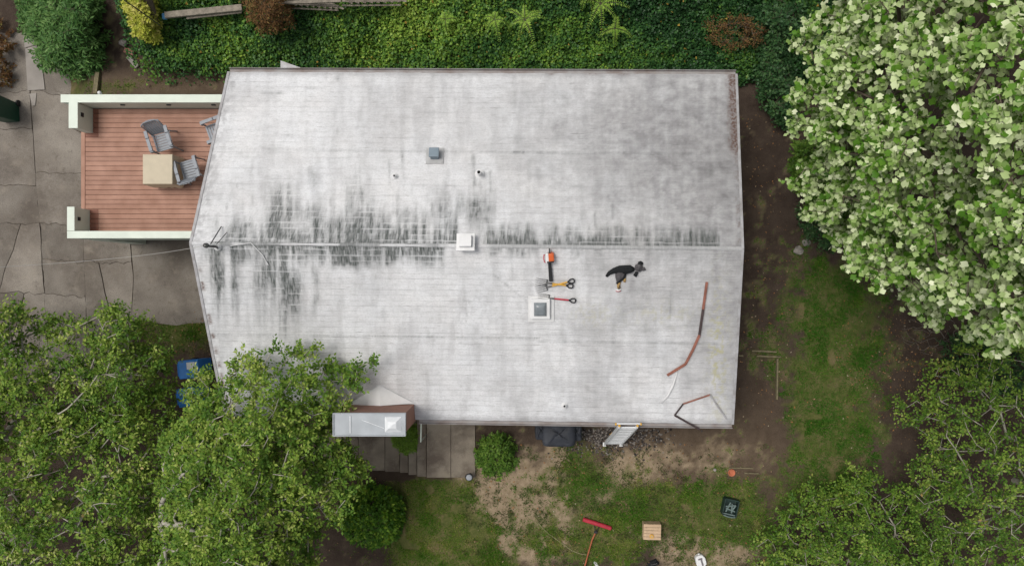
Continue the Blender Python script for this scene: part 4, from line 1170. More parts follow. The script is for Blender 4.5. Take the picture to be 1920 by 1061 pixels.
q = PG(1366, 947)
t = thing('crate', 'dark green plastic crate with grey webbing on the lawn', 'crate', q, (0, 0, -.22))
for sx in (-1, 1):
    MB().box((sx * .2, 0, .13), (.025, .46, .26)).build('side', M['dgreen'], t, 0.006, local=True)
for sy in (-1, 1):
    MB().box((0, sy * .235, .128), (.374, .025, .256)).build('end', M['dgreen'], t, 0.006, local=True)
MB().box((0, 0, .03), (.37, .44, .02)).build('floor', M['dgreen'], t, local=True)
for (x, y, ln, an) in ((-.06, .0, .30, 1.3), (.05, -.02, .28, 1.7), (0, .05, .3, .3), (0.02, -.07, .28, -.15), (.1, .02, .16, 1.1), (0, -.2, .36, 0.0)):
    MB().box((x, y, .19 + random.uniform(-.02, .02)), (ln, .035, .03), np.array(Matrix.Rotation(an, 3, 'Z'))).build('strap', M['webbing'], t, local=True)
MB().tube([(-.17, -.235, .27), (-.06, -.25, .285), (.06, -.25, .285), (.17, -.235, .27)], .018, 6).build('rim', M['webbing'], t, local=True)

q = PG(1312, 1048)
t = thing('jug', 'white plastic jug with grey handle recess lying on sandy soil', 'jug', q, (0, 0, .27))
body = [(-.10, -.17), (.07, -.18), (.145, -.12), (.15, .07), (.085, .17), (-.06, .185), (-.14, .13), (-.15, -.1)]
MB().prism(body, 0, .17).build('body', M['white_pl'], t, 0.03, local=True)
gm = mat('grey_recess', (.16, .15, .16), .6)
MB().prism([(-.065, .055), (.06, .055), (.06, .10), (-.065, .10)], .165, .178).build('handle_bar', gm, t, local=True)
MB().prism([(-.005, -.13), (.045, -.13), (.045, .054), (-.005, .054)], .165, .176).build('handle_grip', gm, t, local=True)
MB().tube([(0.0, .19, .1), (.0, .222, .1)], .03, 12).build('spout_cap', M['white_pl'], t, local=True)

t = thing('magnet_sweeper', 'red roller sweeper head with orange handle lying on grass', 'sweeper', PG(1118, 982))
a, b2 = PG(1093, 973, .08), PG(1146, 990, .08)
MB().tube([a, a * .98 + b2 * .02, a * .02 + b2 * .98, b2], [.05, .062, .062, .05], 12).build('head', M['red'], t, smooth=False)
m1 = PG(1117, 997, .1); mid = (a + b2) / 2
for k in (-1, 1):
    MB().tube([mid + (b2 - a) * .12 * k, m1], .012, 6).build('bracket', M['black'], t)
MB().box(m1, (.10, .07, .06)).build('yoke', M['black'], t, 0.01)
MB().tube([m1, PG(1110, 1012, .10), PG(1102, 1040, .10), PG(1093, 1075, .12)], .022, 8).build('handle', M['handle_rust'], t)

hp = [(1008, 978), (1018, 990), (1030, 1001), (1045, 1012), (1060, 1022), (1073, 1032), (1090, 1038), (1100, 1039)]
tag(MB().tube([PG(x, y, .025) for x, y in hp], .014, 6).build('garden_hose', mat('hose_olive', (.22, .21, .10), .7)), 'thin olive hose trailing across the sandy patch', 'hose')

tag(MB().lathe([(.06, 0), (.10, .03), (.105, .06), (.09, .062), (.05, .03)], tuple(PG(1371, 885)), 18).build('plant_saucer', M['terracotta']), 'round terracotta saucer on bare soil by the lawn', 'saucer')
tag(MB().lathe([(.03, 0), (.05, .02), (.04, .05), (.01, .06)], tuple(PG(1340, 880)), 10).build('pebble', M['stone']), 'small pale pebble left of the terracotta saucer', 'stone')

q = PG(1226, 1056)
t = thing('tool_bag', 'small black bag at the bottom edge below the wooden box', 'bag', q)
mb = blob_strip(MB(), [(-.18, -.04), (-.08, .0), (.05, .05), (.13, .0)], [.06, .09, .10, .05], [.10, .16, .17, .08]); mb.build('body', M['black_cloth'], t, smooth=True, local=True)
MB().tube([(-.1, .02, .14), (-.04, .07, .22), (.05, .08, .2), (.08, .03, .14)], .012, 6).build('handle', M['grey_cloth'], t, local=True)
tag(blob_strip(MB(), [PG(1113, 1053)[:2], PG(1118, 1057)[:2], PG(1121, 1062)[:2]], [.03, .045, .03], [.03, .05, .03]).build('scrap', M['white_pl']), 'scrap of white paper on the grass at the bottom edge', 'paper')

q = PG(912, 1066)
t = thing('wheelbarrow', 'black wheelbarrow with two handles at the bottom edge of lawn', 'wheelbarrow', q)
for sx in (-1, 1):
    MB().tube([(sx * .20, .30, .58), (sx * .19, .1, .52), (sx * .14, -.7, .28)], .018, 8).build('handle', M['black'], t, local=True)
    MB().tube([(sx * .17, -.1, .46), (sx * .2, -.12, .0)], .015, 8).build('leg', M['black'], t, local=True)
tr = MB(); tr.add([(-.22, .06, .62), (.22, .06, .62), (.30, -.75, .68), (-.30, -.75, .68), (-.13, -.05, .36), (.13, -.05, .36), (.16, -.55, .34), (-.16, -.55, .34)],
                  [(4, 7, 6, 5), (0, 4, 5, 1), (1, 5, 6, 2), (2, 6, 7, 3), (3, 7, 4, 0)])
tr.build('tray', M['tarp'], t, local=True)
MB().tube([(-.04, -.85, .18), (.04, -.85, .18)], .18, 18).build('wheel', M['black'], t, local=True)

# garden bed timbers
t = thing('bed_edging', 'weathered timber edging of an empty bed beside the house', 'edging', PG(1457, 668))
for a, b2 in (((1408, 657), (1454, 659)), ((1384, 666), (1392, 666.5)), ((1417, 666.5), (1462, 668.5)), ((1456, 672), (1455, 748))):
    A_, B_ = PG(*a), PG(*b2); d = B_ - A_
    MB().box((A_ + B_) / 2 + np.array([0, 0, .05]), (np.linalg.norm(d), .045, .12), frame_from((0, 0, 1), d)).build('board', M['timber'], t, 0.006)
t = thing('bed_edging', 'two faded timber scraps on soil right of the saucer', 'edging', PG(1400, 885))
for a, b2 in (((1366, 876), (1412, 877)), ((1395, 886), (1422, 887))):
    A_, B_ = PG(*a), PG(*b2); d = B_ - A_
    MB().box((A_ + B_) / 2 + np.array([0, 0, .02]), (np.linalg.norm(d), .035, .05), frame_from((0, 0, 1), d)).build('board', M['timber'], t, 0.006)
# stones beside the maple
def stone(px, py, r, label, mat_='stone', flat=.5, grp=None):
    q = PG(px, py); n = 9; vs = []; 
    for j in range(5):
        for i in range(n):
            th = math.pi * (j + .5) / 5; ph = 2 * math.pi * i / n
            k = r * (0.8 + .4 * random.random())
            vs.append((q[0] + k * math.sin(th) * math.cos(ph), q[1] + k * .8 * math.sin(th) * math.sin(ph), q[2] + r * flat * .6 + r * flat * math.cos(th)))
    fs = [(j * n + i, (j + 1) * n + i, (j + 1) * n + (i + 1) % n, j * n + (i + 1) % n) for j in range(4) for i in range(n)]
    fs += [tuple(range(n)), tuple(range(4 * n, 5 * n))[::-1]]
    return tag(MB().add(vs, fs).build('stone', M[mat_]), label, 'stone', grp)
stone(1497, 470, .16, 'flat pale stone under the pale maple, nearest the house', 'stone', .3)
stone(1512, 455, .13, 'pale stone under the pale maple, upper of the pair', 'stone', .4)
stone(233, 82, .13, 'round grey stone beside the dark shrub at top left', 'stone', .7)
tag(MB().box(PG(243, 97, .05), (.30, .16, .09), np.array(Matrix.Rotation(-.3, 3, 'Z'))).build('brick', M['brick'], None, 0.01), 'loose red brick near the dark shrub at top left', 'brick')
tag(MB().box(PG(249, 116, .04), (.42, .14, .06), np.array(Matrix.Rotation(-.85, 3, 'Z'))).build('block', M['concrete_light'], None, 0.01), 'pale concrete block lying in ivy beside the dark shrub', 'block')

# gravel by the ladder
def scatter_stones(n, fn, rmin, rmax):
    V = []; F = []
    base = np.array([(1, 0, 0), (.3, .9, 0), (-.8, .5, 0), (-.7, -.6, 0), (.4, -.8, 0), (0.05, 0.05, .8)])
    fc = [(0, 1, 5), (1, 2, 5), (2, 3, 5), (3, 4, 5), (4, 0, 5)]
    k = 0
    while k < n:
        px, py = fn()
        q = PG_fast(px, py); r = random.uniform(rmin, rmax); a = random.uniform(0, 6.28)
        c, s_ = math.cos(a), math.sin(a)
        b = base * (r * np.array([1, random.uniform(.6, 1), random.uniform(.5, .9)]))
        b = np.stack([b[:, 0] * c - b[:, 1] * s_, b[:, 0] * s_ + b[:, 1] * c, b[:, 2]], 1) + q
        F += [(i + k * 6, j + k * 6, l + k * 6) for i, j, l in fc]; V.append(b); k += 1
    return np.concatenate(V), np.array(F)
def PG_fast(px, py):
    p = P(px, py, 0.0); return np.array([p[0], p[1], float(zg(p[0], p[1])) + 0.005])
def gfn():
    while True:
        x = random.gauss(1150, 45); y = random.gauss(812, 18)
        if y > 790 and vnoise(x / 20, y / 14, 4) > 0.25: return x, y
V, F = scatter_stones(1500, gfn, .018, .05)
me = np_mesh('gravel', V, F, {'tint': np.repeat(rng.random(len(V) // 6), 6)})
me.materials.append(ramp_mat('gravel_stones', 'tint', [(0, (.02, .018, .017)), (.6, (.075, .064, .058)), (1, (.26, .235, .21))], .9, 0))
stuff(link('gravel', me)); bpy.data.objects['gravel']['label'] = 'grey pebbles under the ladder'

# planks and lattice fence on the ivy bank
def plank(label, a, b2, w, th, zoff, mat_='wood_grey', tip=None):
    A_, B_ = PG(*a, zoff), PG(*b2, zoff); d = B_ - A_
    R = frame_from((0, 0, 1), d)
    o = tag(MB().box((A_ + B_) / 2, (np.linalg.norm(d), w, th), R).build('plank', M[mat_], None, 0.01), label, 'plank', 'grey planks lying on the ivy')
    if tip:
        MB().box(A_ - R @ np.array([.05, 0, 0]), (.1, w * .9, th * .9), R).build('painted_end', M[tip], o)
    return o
M['blue_tip'] = mat('blue_paint', (.08, .25, .45), .6)
plank('wide weathered plank with blue end lying on the ivy', (312, 31), (452, 13), .17, .08, 1.05, tip='blue_tip')
plank('narrow weathered plank below the wide one on the ivy', (352, 36), (452, 22), .06, .05, 1.0)
t = thing('lattice_fence', 'weathered wooden lattice fence panel in ivy at the top', 'fence', PG(640, 10, .5))
for (xa, xb, ya, yb) in ((545, 632, 6, 14), (648, 748, 4, 2)):
    for k in range(9):
        f_ = k / 8; x = xa + (xb - xa) * f_; y = ya + (yb - ya) * f_
        A_, B_ = PG(x - 8, y - 14, 1.25), PG(x + 6, y + 9, .95); d = B_ - A_
        MB().box((A_ + B_) / 2, (np.linalg.norm(d), .05, .015), frame_from((0, .3, 1), d)).build('slat', M['wood_grey'], t)
    for k in range(3):
        A_, B_ = PG(xa - 6, ya - 8 + k * 8, 1.22 - .08 * k), PG(xb + 4, yb - 8 + k * 8, 1.22 - .08 * k); d = B_ - A_
        MB().box((A_ + B_) / 2 + np.array([0, 0, .018]), (np.linalg.norm(d), .05, .015), frame_from((0, .3, 1), d)).build('slat', M['wood_grey'], t)
A_, B_ = PG(520, 8, 1.3), PG(640, 3, 1.3)
MB().box((A_ + B_) / 2 + np.array([0, 0, .04]), (np.linalg.norm(B_ - A_), .07, .05), frame_from((0, 0, 1), B_ - A_)).build('top_rail', M['wood_grey'], t)
A_, B_ = PG(273, -10, 1.5), PG(292, 46, .8)
tag(MB().tube([A_, (A_ + B_) / 2 + np.array([.03, 0, .03]), B_], [.12, .11, .10], 10).build('log', M['bark_brown']), 'grey-brown log leaning beside the yellow bush', 'log')
A_, B_ = P(215, -12, 5.5), P(300, 48, 2.4)
tag(MB().tube([A_ * (1 - t_) + B_ * t_ - np.array([0, 0, .15 * 4 * t_ * (1 - t_)]) for t_ in np.linspace(0, 1, 10)], .014, 6).build('guy_wire', M['cable']), 'black wire slanting past the yellow bush at top left', 'wire')
t = thing('soil_edging', 'upright timber edging north of the deck wall', 'edging', PG(186, 160))
A_, B_ = PG(187, 138), PG(184, 178); d = B_ - A_
MB().box((A_ + B_) / 2 + np.array([0, 0, .05]), (np.linalg.norm(d), .12, .2), frame_from((0, 0, 1), d)).build('board', M['timber'], t)
# white board behind the north eave
A_ = P(527, 116, 2.0)
tag(MB().prism([P(526, 114, 2.2)[:2], P(563, 127, 2.2)[:2], P(560, 140, 2.2)[:2], P(526, 140, 2.2)[:2]], 2.16, 2.2).build('awning', M['grey_metal']), 'pale grey triangular awning corner showing past the back eave', 'awning')

# ------------------------------------------------------------------ foliage
LEAF = (np.array([(0, 0, 0), (.45, .30, .07), (1, 0, -.05), (.45, -.30, .07)]), np.array([(0, 2, 1), (0, 3, 2)]))
LEAF_N = (np.array([(0, 0, 0), (.45, .17, .05), (1, 0, -.08), (.45, -.17, .05)]), np.array([(0, 2, 1), (0, 3, 2)]))
IVY = (np.array([(0.35, 0, .06), (0, 0, 0), (.22, .46, 0), (1, 0, -.08), (.22, -.46, 0)]), np.array([(0, 2, 1), (0, 3, 2), (0, 4, 3), (0, 1, 4)]))
_mo = [(0, 0), (.06, .40), (.30, .24), (.56, .56), (1.0, .10), (1.0, -.10), (.56, -.56), (.30, -.24), (.06, -.40)]
MAPLE = (np.array([(.32, 0, .06)] + [(x, y, -.10 * (abs(y) + max(0, x - .5))) for x, y in _mo]), np.array([(0, 1 + (i + 1) % len(_mo), 1 + i) for i in range(len(_mo))]))

def leaf_mesh(name, pos, d, n, size, tint, tpl, material, extra=None):
    tv, tf = tpl
    d = d / (np.linalg.norm(d, axis=1, keepdims=True) + 1e-9)
    n = n - d * (n * d).sum(1, keepdims=True); n = n / (np.linalg.norm(n, axis=1, keepdims=True) + 1e-9)
    b = np.cross(n, d)
    k = len(tv); N = len(pos)
    V = pos[:, None, :] + size[:, None, None] * (tv[None, :, 0, None] * d[:, None, :] + tv[None, :, 1, None] * b[:, None, :] + tv[None, :, 2, None] * n[:, None, :])
    F = (tf[None] + (np.arange(N) * k)[:, None, None]).reshape(-1, tf.shape[1])
    if extra is not None:
        V = np.concatenate([V.reshape(-1, 3), extra[0]]); F = np.concatenate([F, extra[1] + N * k])
        T = np.concatenate([np.repeat(tint, k), np.full(len(extra[0]), .5)])
    else:
        V = V.reshape(-1, 3); T = np.repeat(tint, k)
    me = np_mesh(name, V, F, {'tint': np.clip(T, 0, 1)})
    me.materials.append(material)
    return me

def unit(v): return v / (np.linalg.norm(v, axis=-1, keepdims=True) + 1e-9)

def skeleton(base, fork_z, tips, jit=.12, r_tip=.006, expo=2.3, lean=None):
    """nodes, parents, radii: limbs grown from a trunk to every tip"""
    base = np.array(base, float); top = base.copy(); top[2] = fork_z
    if lean is not None: top[:2] += lean
    nodes = [base]; par = [-1]; plen = [0.0]
    for k in range(1, 5):
        p = base * (1 - k / 4) + top * (k / 4) + rng.normal(0, .04, 3) * (k < 4)
        nodes.append(p); par.append(k - 1); plen.append(plen[-1] + .1)
    order = np.argsort(np.linalg.norm(tips - top, axis=1))
    NA = np.zeros((len(tips) * 6 + 10, 3)); NA[:5] = nodes; PL = np.zeros(len(NA)); PL[:5] = plen
    cnt = 5
    for ti in order:
        t = tips[ti]
        dist = np.linalg.norm(NA[1:cnt] - t, axis=1)
        up = np.maximum(0, NA[1:cnt, 2] - t[2]) * .6
        j = 1 + int(np.argmin(dist + .35 * PL[1:cnt] + up))
        a = NA[j]; L_ = np.linalg.norm(t - a); ns = max(1, min(4, int(L_ / .35)))
        prev = j
        for k in range(1, ns + 1):
            f_ = k / ns
            p = a * (1 - f_) + t * f_
            if k < ns:
                p = p + rng.normal(0, jit * min(L_, 1.2) * .5, 3) + np.array([0, 0, -.10 * L_ * f_ * (1 - f_) * 2])
            nodes.append(p); par.append(prev); NA[cnt] = p; PL[cnt] = PL[prev] + L_ / ns; prev = cnt; cnt += 1
    par = np.array(par); nodes = np.array(nodes)
    load = np.zeros(cnt); ch = np.bincount(par[1:], minlength=cnt)
    load[ch == 0] = 1
    for i in range(cnt - 1, 0, -1):
        load[par[i]] += load[i]
    rad = r_tip * load ** (1 / expo)
    return nodes, par, rad

def tubes(nodes, par, rad, n=5):
    idx = np.arange(1, len(nodes)); a = nodes[par[idx]]; b = nodes[idx]
    d = unit(b - a); ref = np.where(np.abs(d[:, 2:3]) > .9, np.array([[1., 0, 0]]), np.array([[0, 0, 1.]]))
    u = unit(np.cross(d, ref)); w = np.cross(u, d)
    ra = np.minimum(rad[par[idx]], rad[idx] * 1.35); rb = rad[idx]
    an = 2 * np.pi * np.arange(n) / n
    ring = np.cos(an)[None, :, None] * u[:, None, :] + np.sin(an)[None, :, None] * w[:, None, :]
    A = a[:, None] + ring * ra[:, None, None]; B = b[:, None] + ring * rb[:, None, None]
    V = np.concatenate([A, B], 1).reshape(-1, 3)
    k = np.arange(n); F = np.stack([k, (k + 1) % n, n + (k + 1) % n, n + k], 1)
    F = (F[None] + (np.arange(len(idx)) * 2 * n)[:, None, None]).reshape(-1, 4)
    return V, F

def clump_leaves(tips, outdir, n_twig, twig_len, n_leaf, lsize, up_bias=1.0, droop=.15):
    """twigs radiating from each tip, leaves along them"""
    N = len(tips)
    td = rng.normal(0, 1, (N, n_twig, 3)); td[..., 2] *= .55
    td = unit(unit(td) + outdir[:, None, :] * .7)
    tl = twig_len * rng.uniform(.5, 1.25, (N, n_twig))
    s = (np.arange(n_leaf) + .6)[None, None, :] / n_leaf + rng.uniform(-.1, .1, (N, n_twig, n_leaf))
    pos = tips[:, None, None, :] + td[:, :, None, :] * (tl[..., None] * s)[..., None]
    pos[..., 2] -= droop * tl[..., None] * s * s
    side = np.where(np.arange(n_leaf) % 2 == 0, 1, -1)[None, None, :, None]
    perp = unit(np.cross(td, np.array([0, 0, 1.])))[:, :, None, :]
    ld = unit(td[:, :, None, :] * .7 + perp * side * .9 + rng.normal(0, .35, pos.shape))
    pos[..., 2] -= rng.uniform(0, .07, pos.shape[:3])
    nr = unit(np.array([0, 0, up_bias]) + rng.normal(0, .55, pos.shape))
    sz = lsize * rng.uniform(.65, 1.25, pos.shape[:3])
    cl = np.repeat(rng.random(N), n_twig * n_leaf)
    # twig tubes (thin triangles)
    e0 = np.repeat(tips, n_twig, 0); e1 = (tips[:, None] + td * tl[..., None] - np.array([0, 0, 1.]) * (droop * tl)[..., None]).reshape(-1, 3)
    return pos.reshape(-1, 3), ld.reshape(-1, 3), nr.reshape(-1, 3), sz.ravel(), cl, (e0, e1)

def twig_tris(e0, e1, r):
    d = unit(e1 - e0); u = unit(np.cross(d, np.array([.3, .2, 1.]))); w = np.cross(u, d)
    V = np.stack([e0 + u * r, e0 - u * r * .5 + w * r * .87, e0 - u * r * .5 - w * r * .87, e1], 1).reshape(-1, 3)
    F = np.array([(0, 1, 3, 3), (1, 2, 3, 3), (2, 0, 3, 3)])
    F = np.array([(0, 1, 3), (1, 2, 3), (2, 0, 3)])
    return V, (F[None] + (np.arange(len(e0)) * 4)[:, None, None]).reshape(-1, 3)

def in_poly(x, y, poly):
    poly = np.array(poly, float); c = np.zeros(len(x), bool); n = len(poly)
    for i in range(n):
        x0, y0 = poly[i]; x1, y1 = poly[(i + 1) % n]
        k = ((y0 > y) != (y1 > y)) & (x < (x1 - x0) * (y - y0) / (y1 - y0 + 1e-12) + x0)
        c ^= k
    return c

def poly_dist(x, y, poly):
    poly = np.array(poly, float); d = np.full(len(x), 1e9); n = len(poly)
    for i in range(n):
        a = poly[i]; b = poly[(i + 1) % n]; ab = b - a
        t = np.clip(((x - a[0]) * ab[0] + (y - a[1]) * ab[1]) / (ab @ ab), 0, 1)
        d = np.minimum(d, np.hypot(x - a[0] - t * ab[0], y - a[1] - t * ab[1]))
    return d

def tips_in_poly(poly, count, z_edge, z_peak, depth, mind, seed=0, dmax=None):
    poly = np.array(poly, float)
    lo, hi = poly.min(0), poly.max(0)
    n = count * 14
    x = rng.uniform(lo[0], hi[0], n); y = rng.uniform(lo[1], hi[1], n)
    k = in_poly(x, y, poly); x, y = x[k], y[k]
    dd = poly_dist(x, y, poly); dmax = dmax or dd.max()
    f_ = np.clip(dd / dmax, 0, 1) ** .7
    z = z_edge + (z_peak - z_edge) * f_ + .55 * (fbm(x / 55, y / 55, 130 + seed, 3) - .5) * 2
    z = z - depth * rng.random(len(x)) ** 1.7 * (0.25 + .75 * f_)
    pts = np.stack([(x - NX) * (HC - z) / FPX, (NY - y) * (HC - z) / FPX, z], 1)
    keep = []; arr = np.zeros((count, 3)); c = 0
    for p in pts:
        if c == 0 or np.min(((arr[:c] - p) ** 2).sum(1)) > mind * mind:
            arr[c] = p; c += 1
            if c >= count: break
    return arr[:c]

def tree(name, label, cat, base, fork_z, tips, leafmat, barkmat, tpl, lsize, n_twig, twig_len, n_leaf, r_tip=.006, tint=(0, 1), group=None, up=1.0, tintmix=.5, droop=.15, lean=None, center=None, twr=.003):
    t = thing(name, label, cat, base, group=group)
    nodes, par, rad = skeleton(base, fork_z, tips, r_tip=r_tip, lean=lean)
    V, F = tubes(nodes, par, rad)
    trunk_edges = 0
    me = np_mesh('trunk', V, F, smooth=True); me.materials.append(barkmat); link('trunk', me, t)
    c0 = tips.mean(0) if center is None else np.array(center)
    out = unit(tips - c0) * np.array([1, 1, .5])
    pos, d, n, s, cl, (e0, e1) = clump_leaves(tips, out, n_twig, twig_len, n_leaf, lsize, up, droop)
    tn = tint[0] + (tint[1] - tint[0]) * ((1 - tintmix) * rng.random(len(pos)) + tintmix * cl)
    me = leaf_mesh('crown', pos, d, n, s, tn, tpl, leafmat)
    stuff(link('crown', me, t))
    tv, tf = twig_tris(e0, e1, twr)
    me = np_mesh('twigs', tv, tf); me.materials.append(M['twig_green'] if barkmat is M['bark_pale'] else barkmat); stuff(link('twigs', me, t))
    return t

M['leaf_bl'] = ramp_mat('small_leaf_green', 'tint', [(0, (.048, .125, .016)), (.35, (.11, .215, .028)), (.65, (.215, .325, .045)), (.88, (.38, .46, .10)), (.97, (.56, .56, .25)), (1, (.42, .22, .08))], .45, .22)
M['leaf_maple'] = ramp_mat('pale_maple_leaf', 'tint', [(0, (.035, .105, .008)), (.21, (.085, .20, .018)), (.30, (.15, .28, .04)), (.44, (.30, .42, .14)), (.74, (.51, .60, .31)), (1, (.80, .84, .58))], .45, .06)
M['leaf_br'] = ramp_mat('apple_leaf_green', 'tint', [(0, (.034, .095, .012)), (.4, (.10, .20, .026)), (.75, (.21, .32, .045)), (.92, (.35, .42, .10)), (1, (.36, .22, .07))], .42, .22)
M['leaf_dark'] = ramp_mat('dark_evergreen_leaf', 'tint', [(0, (.018, .055, .018)), (.5, (.04, .10, .034)), (1, (.09, .17, .055))], .4, .12)
M['leaf_blue'] = ramp_mat('blue_green_leaf', 'tint', [(0, (.03, .09, .022)), (.5, (.085, .19, .045)), (1, (.20, .33, .10))], .45, .15)
M['leaf_yellow'] = ramp_mat('golden_leaf', 'tint', [(0, (.24, .32, .03)), (.5, (.48, .50, .07)), (1, (.66, .58, .20))], .5, .25)
M['leaf_bright'] = ramp_mat('bright_green_leaf', 'tint', [(0, (.04, .10, .014)), (.5, (.10, .20, .026)), (1, (.22, .33, .06))], .45, .25)
M['leaf_brown'] = ramp_mat('withered_leaf', 'tint', [(0, (.08, .045, .02)), (.5, (.17, .085, .035)), (1, (.20, .17, .05))], .8, .15)
M['leaf_ivy'] = ramp_mat('ivy_leaf', 'tint', [(0, (.016, .050, .016)), (.35, (.042, .115, .032)), (.6, (.085, .185, .032)), (.85, (.17, .30, .04)), (.96, (.30, .42, .07)), (1, (.40, .28, .06))], .38, .12)

# the three small-leaved trees at lower left
polyA = [(-140, 560), (-20, 572), (40, 585), (90, 612), (105, 595), (130, 618), (165, 590), (205, 572), (245, 600), (285, 600), (262, 640), (312, 660), (318, 720), (330, 790), (120, 830), (-140, 830)]
tipsA = tips_in_poly(polyA, 430, .9, 3.0, 1.3, .15, 1)
tree('small_leaf_tree', 'small-leaved pale-branched tree over the lower driveway, nearest the wire', 'tree', PG(90, 760), -.2, tipsA, M['leaf_bl'], M['bark_pale'], LEAF, .094, 6, .38, 11, .0105, (0.05, .97), 'small-leaved trees at lower left', .75, .5, .15, twr=.0035)
polyB = [(-160, 790), (60, 800), (200, 780), (350, 800), (400, 860), (410, 960), (390, 1080), (300, 1200), (-160, 1200)]
tipsB = tips_in_poly(polyB, 680, 1.6, 4.2, 1.5, .155, 2)
tree('small_leaf_tree', 'small-leaved pale-branched tree filling the bottom left corner', 'tree', PG(150, 970), .6, tipsB, M['leaf_bl'], M['bark_pale'], LEAF, .094, 6, .38, 11, .0105, (0.0, 1.0), 'small-leaved trees at lower left', .75, .5, .15, twr=.0035)
polyC = [(358, 790), (366, 742), (392, 716), (452, 668), (500, 652), (530, 668), (572, 652), (600, 680), (650, 690), (678, 690), (660, 730), (640, 770), (610, 810), (660, 850), (680, 900), (655, 930), (620, 985), (580, 1000), (590, 1061), (560, 1180), (290, 1180), (300, 1000), (310, 830)]
tipsC = tips_in_poly(polyC, 800, 3.75, 5.6, 1.2, .15, 3)
tcx, tcy = proj(tipsC[:, 0], tipsC[:, 1], tipsC[:, 2])
tipsC = tipsC[~((tcy < 765) & (rng.random(len(tcx)) < .5))]
tipsC3 = np.array([P(x, y, z) for x, y, z in zip(rng.uniform(358, 398, 16), rng.uniform(700, 775, 16), rng.uniform(2.2, 3.3, 16))])
tipsC = np.concatenate([tipsC, tipsC3])
tipsC2 = np.array([roofP(x, y, .65) for x, y in ((462, 672), (512, 655), (580, 655), (640, 700), (668, 690), (690, 680), (600, 690), (555, 668), (480, 700), (655, 715))])
tree('small_leaf_tree', 'small-leaved tree overhanging the front left corner of the white roof', 'tree', PG(455, 880), 2.4, np.concatenate([tipsC, tipsC2]), M['leaf_bl'], M['bark_pale'], LEAF, .090, 6, .32, 11, .0095, (0.0, .985), 'small-leaved trees at lower left', .75, .5, .15, twr=.0035)

# big pale maple on the right
cM = np.array([10.15, 3.85, 7.6]); rM = np.array([4.6, 5.3, 6.2])
nt = 3000
toc = unit(np.array([0, 0, HC]) - cM)
lump_d = unit(np.random.default_rng(5).normal(0, 1, (1600, 3))); lump_d = lump_d[lump_d @ toc > -.3]
sel = [lump_d[0]]
for q in lump_d:
    if min(np.linalg.norm(q - w_) for w_ in sel) > .21: sel.append(q)
boughs = []
for q in sel:
    c_l = cM + q * rM * rng.uniform(.80, .92); r_l = rng.uniform(.55, .95)
    m_ = int(23 * (r_l / .7) ** 2)
    dd = unit(rng.normal(0, 1, (m_, 3)) + q * .5)
    boughs.append(c_l + dd * r_l * rng.uniform(.55, 1.05, (m_, 1)) * np.array([1, 1, .8]))
inner = unit(rng.normal(0, 1, (1100, 3))); inner = inner[inner @ toc > -.3]
boughs.append(cM + inner * rM * rng.uniform(.50, .74, (len(inner), 1)))
tipsM = np.concatenate(boughs)
tipsM = tipsM[(tipsM[:, 2] > 3.2) & (tipsM[:, 0] > 5.0)]
tree('maple_tree', 'tall maple with large pale green leaves at upper right', 'tree', (11.0, 3.8, 0.0), 3.0, tipsM, M['leaf_maple'], M['bark_brown'], MAPLE, .112, 5, .28, 5, .008, (0.0, 1.0), None, .75, .22, .2, center=cM)

# lower right trees
polyD = [(1700, 790), (1680, 770), (1720, 745), (1750, 700), (1770, 668), (1830, 655), (1960, 640), (2100, 660), (2100, 1200), (1760, 1200), (1725, 1010), (1690, 930), (1720, 870), (1745, 820)]
tipsD = tips_in_poly(polyD, 480, 1.4, 4.4, 1.4, .17, 4)
tree('apple_tree', 'spreading green tree with pale limbs at the lower right edge', 'tree', PG(1900, 900), 1.4, tipsD, M['leaf_br'], M['bark_pale'], LEAF, .085, 6, .38, 10, .0085, (0, 1), 'green trees at lower right', .75, .5, .15, twr=.0035)
polyE = [(1425, 1010), (1470, 985), (1480, 935), (1520, 905), (1560, 925), (1600, 880), (1660, 905), (1700, 915), (1720, 980), (1760, 1061), (1770, 1160), (1430, 1160), (1415, 1040)]
tipsE = tips_in_poly(polyE, 320, .8, 2.6, 1.0, .16, 5)
tree('apple_tree', 'low bushy green tree at the bottom, left of the spreading one', 'tree', PG(1590, 1050), .6, tipsE, M['leaf_br'], M['bark_pale'], LEAF, .085, 6, .36, 10, .007, (0, 1), 'green trees at lower right', .75, .5, .15, twr=.003)

M['leaf_lime'] = ramp_mat('lime_leaf', 'tint', [(0, (.13, .26, .03)), (1, (.34, .50, .08))], .45, .3)
M['leaf_bush'] = ramp_mat('bush_leaf', 'tint', [(0, (.03, .09, .010)), (.5, (.075, .18, .018)), (.8, (.19, .34, .03)), (1, (.34, .45, .06))], .4, .2)
